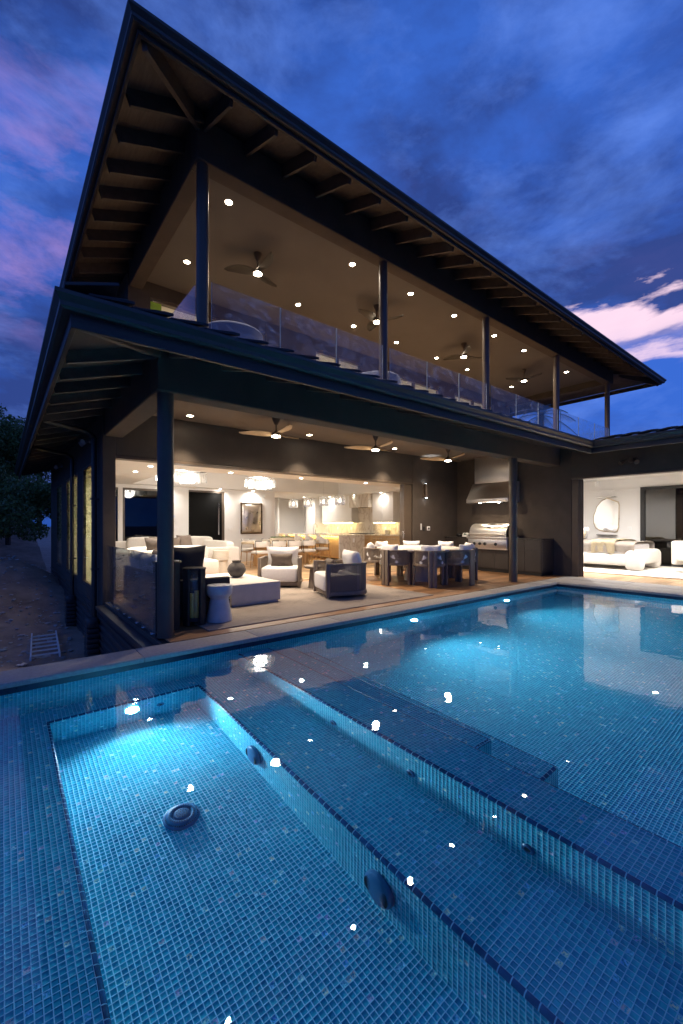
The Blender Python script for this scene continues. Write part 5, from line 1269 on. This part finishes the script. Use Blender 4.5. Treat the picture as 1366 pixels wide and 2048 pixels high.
# pendants and chandeliers
def rods(bm, pts, z0, z1, r):
    for x, y in pts: cyl(bm, (x, y, z0 + rng.uniform(-.015, .015)), (x, y, z1), r, n=6)
for i, (x, y) in enumerate(((9.5, 15.1), (9.5, 14.0), (9.5, 12.95), (9.5, 11.95))):
    t = T('pendant_lamp', 'crystal drum pendant over the kitchen island, %s from the left' % ordn[i], 'pendant lamp', (x, y, 2.0), 0, 'crystal pendants over the island')
    bm = B(); rods(bm, [(.17 * math.cos(a), .17 * math.sin(a)) for a in [R(12 * k) for k in range(30)]], 0, .32, .015); obj('crystal_shade', bm, crystal2, t)
    bm = B(); cyl(bm, (0, 0, .30), (0, 0, .98), .005, n=8); lathe(bm, [(.17, .32), (.18, .322), (.18, .335), (.01, .338)], 24); obj('rod', bm, chrome, t)
    bm = B(); lathe(bm, [(.01, .08), (.035, .12), (.03, .2), (.01, .24)], 12); obj('bulb', bm, EM('pendant bulb', (1., .9, .75), 9.), t)
def chandelier(loc, a, b, label):
    t = T('chandelier', label, 'chandelier', loc, 0, 'oval crystal chandeliers')
    for f, z0 in ((1., 0), (.72, -.03)):
        bm = B(); n = int(30 + 30 * a); rods(bm, [(a * f * math.cos(q), b * f * math.sin(q)) for q in [2 * math.pi * k / n for k in range(n)]], z0 + .03, .25, .016); obj('crystal_rods', bm, crystal, t)
    bm = B(); cushion(bm, (0, 0, .29), (2 * a, 2 * b, .03), .9, nu=40); cyl(bm, (-.2, 0, .3), (-.2, 0, .60), .008); cyl(bm, (.2, 0, .3), (.2, 0, .60), .008); obj('frame', bm, chrome, t)
    bm = B()
    for k in range(8): cushion(bm, (a * .55 * math.cos(k * .785), b * .55 * math.sin(k * .785), .13), (.06, .06, .10), .9, None, 8, 6)
    obj('bulb', bm, EM('chandelier bulb', (1., .90, .74), 4.), t); point(t, (0, 0, .1), 34, NEUT, .2); return t
chandelier((3.50, 10.75, 2.33), .60, .40, 'larger oval crystal chandelier beside the corner column'); chandelier((5.75, 10.9, 2.31), .44, .32, 'smaller oval crystal chandelier over the indoor dining table')
t = T('metal_relief', 'framed crumpled silver metal relief on the white back wall', 'artwork', (6.80, 13.55, 1.50))
bm = B(); n = 26; V = {}
for i in range(n + 1):
    for j in range(n + 1):
        u, v = -1 + 2 * i / n, -1 + 2 * j / n; h = .09 * ((1 - u * u) * (1 - v * v)) ** .5 + .006 * math.sin(9 * u + 5 * v) * math.sin(7 * v - 3 * u)
        V[i, j] = bm.verts.new((u * .37, -.02 - h, v * .50))
for i in range(n):
    for j in range(n): bm.faces.new((V[i, j], V[i + 1, j], V[i + 1, j + 1], V[i, j + 1]))
obj('metal_sheet', bm, M('crumpled metal', (.70, .65, .58), .30, 1., bump=.2, bs=7), t, sm=80)
bm = B(); box(bm, -.41, -.37, -.045, 0, -.54, .54); box(bm, .37, .41, -.045, 0, -.54, .54); box(bm, -.37, .37, -.045, 0, .50, .54); box(bm, -.37, .37, -.045, 0, -.54, -.50); obj('frame', bm, M('bronze frame', (.16, .11, .07), .3, .8), t, .004, 1)
t = T('wall_thermostat', 'small blue lit wall panel on the white wall strip beside the black door', 'wall control', (4.10, 13.55, 1.52)); bm = B(); box(bm, -.08, .08, -.02, 0, -.06, .06); obj('case', bm, whitep, t, .004, 1); bm = B(); box(bm, -.07, .07, -.0225, -.019, -.01, .05); obj('screen', bm, screen, t)
def switch(x, y, z, w, lab, n, ax='y'):
    bm = B()
    if ax == 'y': box(bm, x - w / 2, x + w / 2, y - .012, y, z - .06, z + .06)
    else: box(bm, x - .012, x, y - w / 2, y + w / 2, z - .06, z + .06)
    o = obj('switch_plate', bm, whitep, None, .003, 1); tag(o, lab, 'light switch', 'white switch plates')
    bm = B()
    for k in range(n):
        c = (k - (n - 1) / 2) * w / n
        if ax == 'y': box(bm, x + c - .015, x + c + .015, y - .017, y - .0115, z - .035, z + .035)
        else: box(bm, x - .017, x - .0115, y + c - .015, y + c + .015, z - .035, z + .035)
    obj('rocker', bm, whitec, o)
switch(4.15, 13.55, 1.15, .28, 'wide white switch plate below the blue lit panel', 4); switch(6.02, 13.55, 1.15, .16, 'white switch plate between the black door and the metal relief', 2)
switch(10.2, 17.0, 1.15, .16, 'white switch plate on the far hall wall behind the pendants', 2)
t = T('motion_sensor', 'small white corner sensor high on the wall above the metal relief', 'sensor', (7.3, 13.55, 2.30)); bm = B(); cushion(bm, (0, -.03, 0), (.07, .06, .10), .5); obj('case', bm, whitep, t)
# ------------------------------------------------------------------ bedroom
bm = B(); n = 40; ring = []
for i in range(n):
    a = 2 * math.pi * i / n; ring.append((14.0 + 1.75 * math.copysign(abs(math.cos(a)) ** .6, math.cos(a)) * (1 + .02 * math.sin(7 * a)), 3.9 + 2.3 * math.copysign(abs(math.sin(a)) ** .6, math.sin(a)) * (1 + .02 * math.sin(5 * a))))
ring = [(min(15.55, x), min(6.6, y)) for x, y in ring]
prism(bm, ring, 'z', .002, .03); tag(obj('shag_rug', bm, fur, None, .012, 2), 'ivory shag rug under the bed in the bedroom', 'rug')
t = T('bed', 'upholstered ivory bed with a rounded footboard in the bedroom', 'bed', (13.25, 3.80, .03)); t.scale = (1, 1, 1.2)
bm = B(); box(bm, .03, 1.75, .30, 2.2, .10, .36); obj('side_rail', bm, cream, t, .06, 4, 60)
for s in (0, 1):
    bm = B(); box(bm, .0 + 1.42 * s, .36 + 1.42 * s, .0, .42, .0, .46); obj('foot', bm, cream, t, .12, 5, 60)
bm = B(); box(bm, .20, 1.60, .01, .38, .14, .455); obj('footboard', bm, cream, t, .05, 4, 60)
cu('mattress', linen, (.89, 1.25, .46), (1.62, 2.0, .26), .16, t)
bm = B(); box(bm, .0, 1.78, 2.22, 2.36, .05, 1.1); obj('headboard', bm, cream, t, .05, 4, 60)
def drape(name, x0, x1, y0, y1, ztop, drop, m, par, fold, seed, puff=0.):
    rr = random.Random(seed); ph = [rr.uniform(0, 6) for _ in range(4)]; bm = B(); nx, ny = 40, 46; V = {}
    w = x1 - x0; tot = w + 2 * drop
    for i in range(nx + 1):
        s = tot * i / nx
        for j in range(ny + 1):
            y = y0 + (y1 - y0) * j / ny
            if s < drop: x, z, hang = x0, ztop - (drop - s), (drop - s) / drop
            elif s > drop + w: x, z, hang = x1, ztop - (s - drop - w), (s - drop - w) / drop
            else: x, z, hang = x0 + (s - drop), ztop, 0
            r = .05; e = min(1, abs(s - drop) / .1, abs(s - drop - w) / .1)
            wv = fold * (math.sin(22 * y + ph[0] + 2 * math.sin(5 * y)) * hang + .5 * math.sin(6 * x + 9 * y + ph[1]) * math.sin(5 * y - 7 * x + ph[2]))
            if hang: x += -wv * .8 - .01 if s < drop else wv * .8 + .01
            else: z += wv + puff * math.sin(math.pi * (x - x0) / w) ** .5 - (1 - e) * .03
            V[i, j] = bm.verts.new((x, y, z - .02 * math.sin(13 * y + ph[3]) * hang))
    for i in range(nx):
        for j in range(ny): bm.faces.new((V[i, j], V[i + 1, j], V[i + 1, j + 1], V[i, j + 1]))
    bmesh.ops.solidify(bm, geom=bm.faces, thickness=.018); return obj(name, bm, m, par, sm=70)
tag(drape('duvet', 13.32, 14.98, 3.98, 5.75, .775, .26, duvetm, None, .022, 3, .03), 'greige crumpled duvet covering the bed', 'duvet')
tag(drape('throw_blanket', 13.30, 15.0, 4.45, 5.05, .835, .34, throwm, None, .030, 5, .02), 'sand coloured throw draped across the bed', 'blanket')
for i, (x, lab) in enumerate(((13.75, 'ivory pillow at the near side of the bed head'), (14.5, 'ivory pillow at the far side of the bed head'))): throw_pillow('pillow', linen, (x, 5.78, 1.0), (.66, .24, .42), R(14), 0, lab, 'bed pillows', 40 + i)
throw_pillow('pillow', throwm, (13.75, 5.55, .93), (.60, .2, .34), R(24), R(6), 'sand pillow in front of the ivory bed pillows', None, 44)
mo = [(-.08, .56), (.02, .60), (.12, .57), (.22, .52), (.36, .46), (.39, .36), (.385, .15), (.38, -.15), (.37, -.40), (.33, -.53), (.25, -.55), (.12, -.51), (-.05, -.53), (-.22, -.48), (-.34, -.40), (-.39, -.25), (-.40, -.05), (-.375, .08), (-.33, .18), (-.30, .32), (-.22, .42), (-.16, .50)]
t = T('mirror', 'large irregular organic wall mirror between two slim ledges', 'mirror', (15.598, 5.46, 1.57))
bm = B(); prism(bm, [(-u, v) for u, v in mo], 'x', -.03, 0); obj('rim', bm, M('pale gold rim', (.55, .47, .36), .3, .8), t, .006, 2)
bm = B(); prism(bm, [(-u * .93, v * .94) for u, v in mo], 'x', -.038, -.031); obj('mirror_glass', bm, M('mirror glass', (.80, .80, .80), .03, 1., var=.01), t, .002, 1)
tag(bx_('picture_light', chrome, 15.44, 15.598, 5.14, 5.70, 2.16, 2.20), 'slim metal ledge light directly above the mirror', 'picture light')
tag(bx_('wall_ledge', M('brown ledge', (.10, .085, .075), .4), 15.46, 15.598, 5.14, 5.72, .93, .955), 'slim brown ledge directly below the mirror', 'shelf')
switch(15.599, 4.80, 1.15, .10, 'white switch plate on the bedroom wall beside the dark window', 2, 'x')
t = T('track_spot', 'small white cylindrical spotlight hanging in the bedroom', 'spotlight', (15.05, 5.55, 2.749)); bm = B(); cyl(bm, (0, 0, 0), (0, 0, -.08), .01); cyl(bm, (-.01, 0, -.08), (.01, 0, -.22), .045, n=20); obj('can', bm, whitep, t); spot(t, (.02, -.02, -.24), 110, COOLW, 70, .6, .03, (0, R(30), 0))
t = T('bedroom_armchair', 'ivory rounded tub armchair at the right edge of the bedroom', 'armchair', (13.75, 2.75, .03), R(60))
bm = B(); n = 24; A = []
path = along(u_path(.80, .78, .36, 14, -.12), .05); band(bm, path, .20, .82, .16); obj('shell', bm, cream, t, .07, 4, 60); cu('seat_cushion', cream, (0, .02, .40), (.64, .64, .20), .4, t); bm = B(); lathe(bm, [(.24, 0), (.24, .03), (.20, .22)], 24); obj('base', bm, cream, t)

# ------------------------------------------------------------------ upper balcony furniture
def tub(loc, rz, label):
    t = T('tub_chair', label, 'armchair', loc, rz, 'round-backed balcony chairs'); m = M('slate blue fabric', (.13, .14, .19), .95, var=.1, vs=40, bump=.3)
    bm = B(); pts = along(u_path(.86, .8, .40, 14, -.15), .05); band(bm, pts, .08, .86, .13); obj('shell', bm, m, t, .055, 4, 60)
    bm = B(); cushion(bm, (0, .02, .34), (.7, .68, .22), .4); obj('seat_cushion', bm, linen, t, sm=60); return t
tub((2.95, 6.55, 3.56), R(-10), 'slate tub chair behind the first glass panel upstairs'); tub((4.6, 8.3, 3.56), R(160), 'slate tub chair deeper in the upper balcony beside the white cushion')
tub((6.3, 6.6, 3.56), R(30), 'slate tub chair behind the glass right of the second upper column')
throw_pillow('pillow', linen, (3.35, 6.75, 4.25), (.45, .16, .42), R(-12), R(20), 'white pillow on the slate tub chair upstairs', None, 51)
tag(bx_('masking_tape', greent, 2.44, 2.66, 9.505, 9.52, 5.70, 6.0), 'bright green tape on the upper window at far left', 'tape')

# ------------------------------------------------------------------ pool fittings
t = T('drain_cover', 'round perforated blue drain cover on the spa floor', 'drain cover', (.895, 2.755, ZSP)); t.scale = (.88, .88, .80)
bm = B(); lathe(bm, [(.125, .0), (.128, .012), (.112, .020), (.104, .042), (.092, .052), (.078, .052), (.066, .040), (.058, .040), (.050, .052), (.03, .056), (.002, .057)], 48); obj('cover', bm, bluep, t, sm=40)
bm = B()
for r, z, n in ((.085, .0525, 30), (.068, .0425, 26), (.036, .0560, 12), (.018, .0572, 6)):
    for k in range(n): a = 2 * math.pi * k / n + r * 40; cyl(bm, (r * math.cos(a), r * math.sin(a), z - .004), (r * math.cos(a), r * math.sin(a), z + .0012), .0040, n=6)
for k in range(44): a = 2 * math.pi * k / 44; cyl(bm, (.105 * math.cos(a), .105 * math.sin(a), .030), (.1125 * math.cos(a), .1125 * math.sin(a), .028), .004, n=6)
obj('hole', bm, holeb, t, kind='stuff')
for (y, lab) in ((2.90, 'round blue suction cover on the spa side wall, nearer the house'), (1.54, 'round blue suction cover on the spa side wall, nearer the viewer')):
    t = T('suction_cover', lab, 'suction cover', (SX1 - .001, y, -.865), 0, 'suction covers on the spa wall')
    bm = B(); lathe(bm, [(.095, 0), (.098, .006), (.096, .026), (.085, .036), (.05, .042), (.002, .044)], 44); bmesh.ops.rotate(bm, matrix=Matrix.Rotation(R(-90), 3, 'Y'), verts=bm.verts); obj('cover', bm, bluep, t, sm=40)
    bm = B()
    for k in range(14):
        z = -.075 + .15 * k / 13; w = math.sqrt(max(0, .084 ** 2 - z * z)); box(bm, -.0425 + .02 * (abs(z) / .08) ** 3, -.036, -w, w, z - .0015, z + .0015)
    obj('slot', bm, holeb, t, kind='stuff')
for i, ((x, y, z), ax, lab) in enumerate((((TX2 - .001, 2.64, -.53), 'x', 'small round jet on the upper step riser, farthest of three'), ((TX2 - .001, 1.83, -.53), 'x', 'small round jet on the upper step riser, middle of three'), ((TX2 - .001, 1.06, -.53), 'x', 'small round jet on the upper step riser, nearest of three'), ((1.14, SY1 - .001, -.85), 'y', 'small round jet on the back wall of the spa'))):
    t = T('pool_jet', lab, 'pool jet', (x, y, z), 0 if ax == 'x' else R(90), 'small wall jets')
    bm = B(); lathe(bm, [(.034, 0), (.034, .006), (.028, .012), (.018, .012), (.016, .004)], 28); bmesh.ops.rotate(bm, matrix=Matrix.Rotation(R(-90), 3, 'Y'), verts=bm.verts); obj('ring', bm, bluep, t)
    bm = B(); cyl(bm, (-.002, 0, 0), (-.010, 0, 0), .015, n=18); obj('nozzle', bm, holeb, t)

# ------------------------------------------------------------------ left yard and planting
t = T('ladder', 'aluminium ladder section lying on the gravel beside the house', 'ladder', (.36, 8.62, -.97), R(-3))
for x in (0, .40):
    bm = B(); box(bm, x - .012, x + .012, 0, 1.9, 0, .07); obj('rail', bm, aluw, t, .003, 1)
for k in range(6):
    bm = B(); box(bm, .012, .388, .18 + .30 * k - .015, .18 + .30 * k + .015, .025, .05); obj('rung', bm, aluw, t, .003, 1)
for p, q, lab in (((-.9, 13.2, -.55), (-.2, 14.2, -.1), 'white plastic pipe lying on the dirt mound'), ((-1.2, 16.6, -.35), (.4, 17.3, .15), 'white plastic pipe lying by the path')):
    bm = B(); cyl(bm, p, q, .022, n=10); tag(obj('pipe', bm, pvc), lab, 'pipe', 'white pipes on the dirt')
def tree(loc, h, cr, n, label, seed, cat='tree', lean=0.):
    r = np.random.default_rng(seed); t = T('tree', label, cat, loc, 0, 'trees left of the house')
    bm = B(); x = 0; top = Vector((lean, 0, h * .62)); sweep(bm, [(0, 0, -.6), (lean * .2, .05, h * .2), (lean * .6, -.05, h * .42), tuple(top)], .11 * h / 6, 9)
    cl = []
    for k in range(11):
        a = r.uniform(0, 6.28); e = r.uniform(-.25, .9); d = Vector((math.cos(a) * math.cos(e), math.sin(a) * math.cos(e), math.sin(e) * .8)); b = Vector((lean * .6, 0, h * r.uniform(.25, .6)))
        l = cr * r.uniform(.55, 1.05); m_ = b + d * l * .5 + Vector((0, 0, .15)); e_ = b + d * l + Vector((0, 0, r.uniform(-.1, .5))); sweep(bm, [tuple(b), tuple(m_), tuple(e_)], .028 * h / 6, 6); cl.append((m_, cr * .30)); cl += [(e_, cr * r.uniform(.25, .48))]
        for _ in range(2): cl.append((e_ + Vector(r.normal(0, cr * .26, 3)), cr * r.uniform(.18, .34)))
    obj('trunk', bm, bark, t)
    C = np.array([list(c) for c, _ in cl]); Rr = np.array([q for _, q in cl]); idx = r.integers(0, len(cl), n)
    dv = r.normal(0, 1, (n, 3)); dv /= np.linalg.norm(dv, axis=1)[:, None]; rad = Rr[idx] * r.uniform(.35, 1.08, n) ** .6
    p = C[idx] + dv * rad[:, None] * [1, 1, .7]; s = r.uniform(.05, .11, n) * (h / 6) ** .3
    u = r.normal(0, 1, (n, 3)); u /= np.linalg.norm(u, axis=1)[:, None]; w = np.cross(u, r.normal(0, 1, (n, 3))); w /= np.linalg.norm(w, axis=1)[:, None]
    V = np.stack([p - u * s[:, None], p + w * s[:, None] * .45, p + u * s[:, None], p - w * s[:, None] * .45], 1).reshape(-1, 3)
    me = bpy.data.meshes.new('crown'); me.from_pydata(V.tolist(), [], (np.arange(n * 4).reshape(-1, 4)).tolist()); me.materials.append(leafm); link('crown', me, t); return t
tree((-2.2, 22.5, .2), 6.6, 3.0, 30000, 'tall leafy tree beyond the path left of the house', 1); tree((.2, 25.5, .9), 6.0, 2.8, 26000, 'broad bushy tree behind the dirt mound close to the eave', 2); tree((-5.5, 24., .6), 7.0, 3.2, 22000, 'dark tree farther left in the hedge of trees', 3)
tree((-.6, 20.3, -.1), 3.6, 2.2, 22000, 'low shrubby tree overhanging the path', 4, lean=.3); tree((1.6, 29, 1.6), 7.2, 3.2, 20000, 'tree rising behind the others against the sky', 5); tree((-3.4, 18.6, -.3), 3.4, 2.0, 14000, 'low bush beside the near end of the path', 6)
t = T('palm_tree', 'dark palm seen through the balcony at the far right end', 'palm tree', (22.3, 10.9, -1.2))
bm = B(); sweep(bm, [(0, 0, 0), (.15, 0, 3.2), (.1, .1, 6.0), (0, 0, 8.3)], .14, 10); obj('trunk', bm, bark, t)
for k in range(15):
    bm = B(); a = R(24 * k + 7 * (k % 3)); el = R((55, 20, -15)[k % 3]); n = 9; L2 = 1.9; P0 = []
    for i in range(n + 1):
        s = i / n; P0.append(Vector((math.cos(a) * L2 * s * math.cos(el), math.sin(a) * L2 * s * math.cos(el), 8.3 + L2 * s * math.sin(el) - 1.0 * s * s)))
    sweep(bm, [tuple(v) for v in P0], .014, 5)
    sd = Vector((-math.sin(a), math.cos(a), 0))
    for i in range(1, 28):
        s = i / 28; j = min(n - 1, int(s * n)); p = P0[j].lerp(P0[j + 1], s * n - j); d = (P0[j + 1] - P0[j]).normalized(); w = .55 * math.sin(math.pi * (.12 + .85 * s))
        for q in (-1, 1):
            tip = p + sd * q * w + d * w * .5 + Vector((0, 0, -.25 * w)); poly(bm, [tuple(p), tuple(p + d * .035), tuple(tip)])
    obj('frond', bm, palmm, t, sm=0)
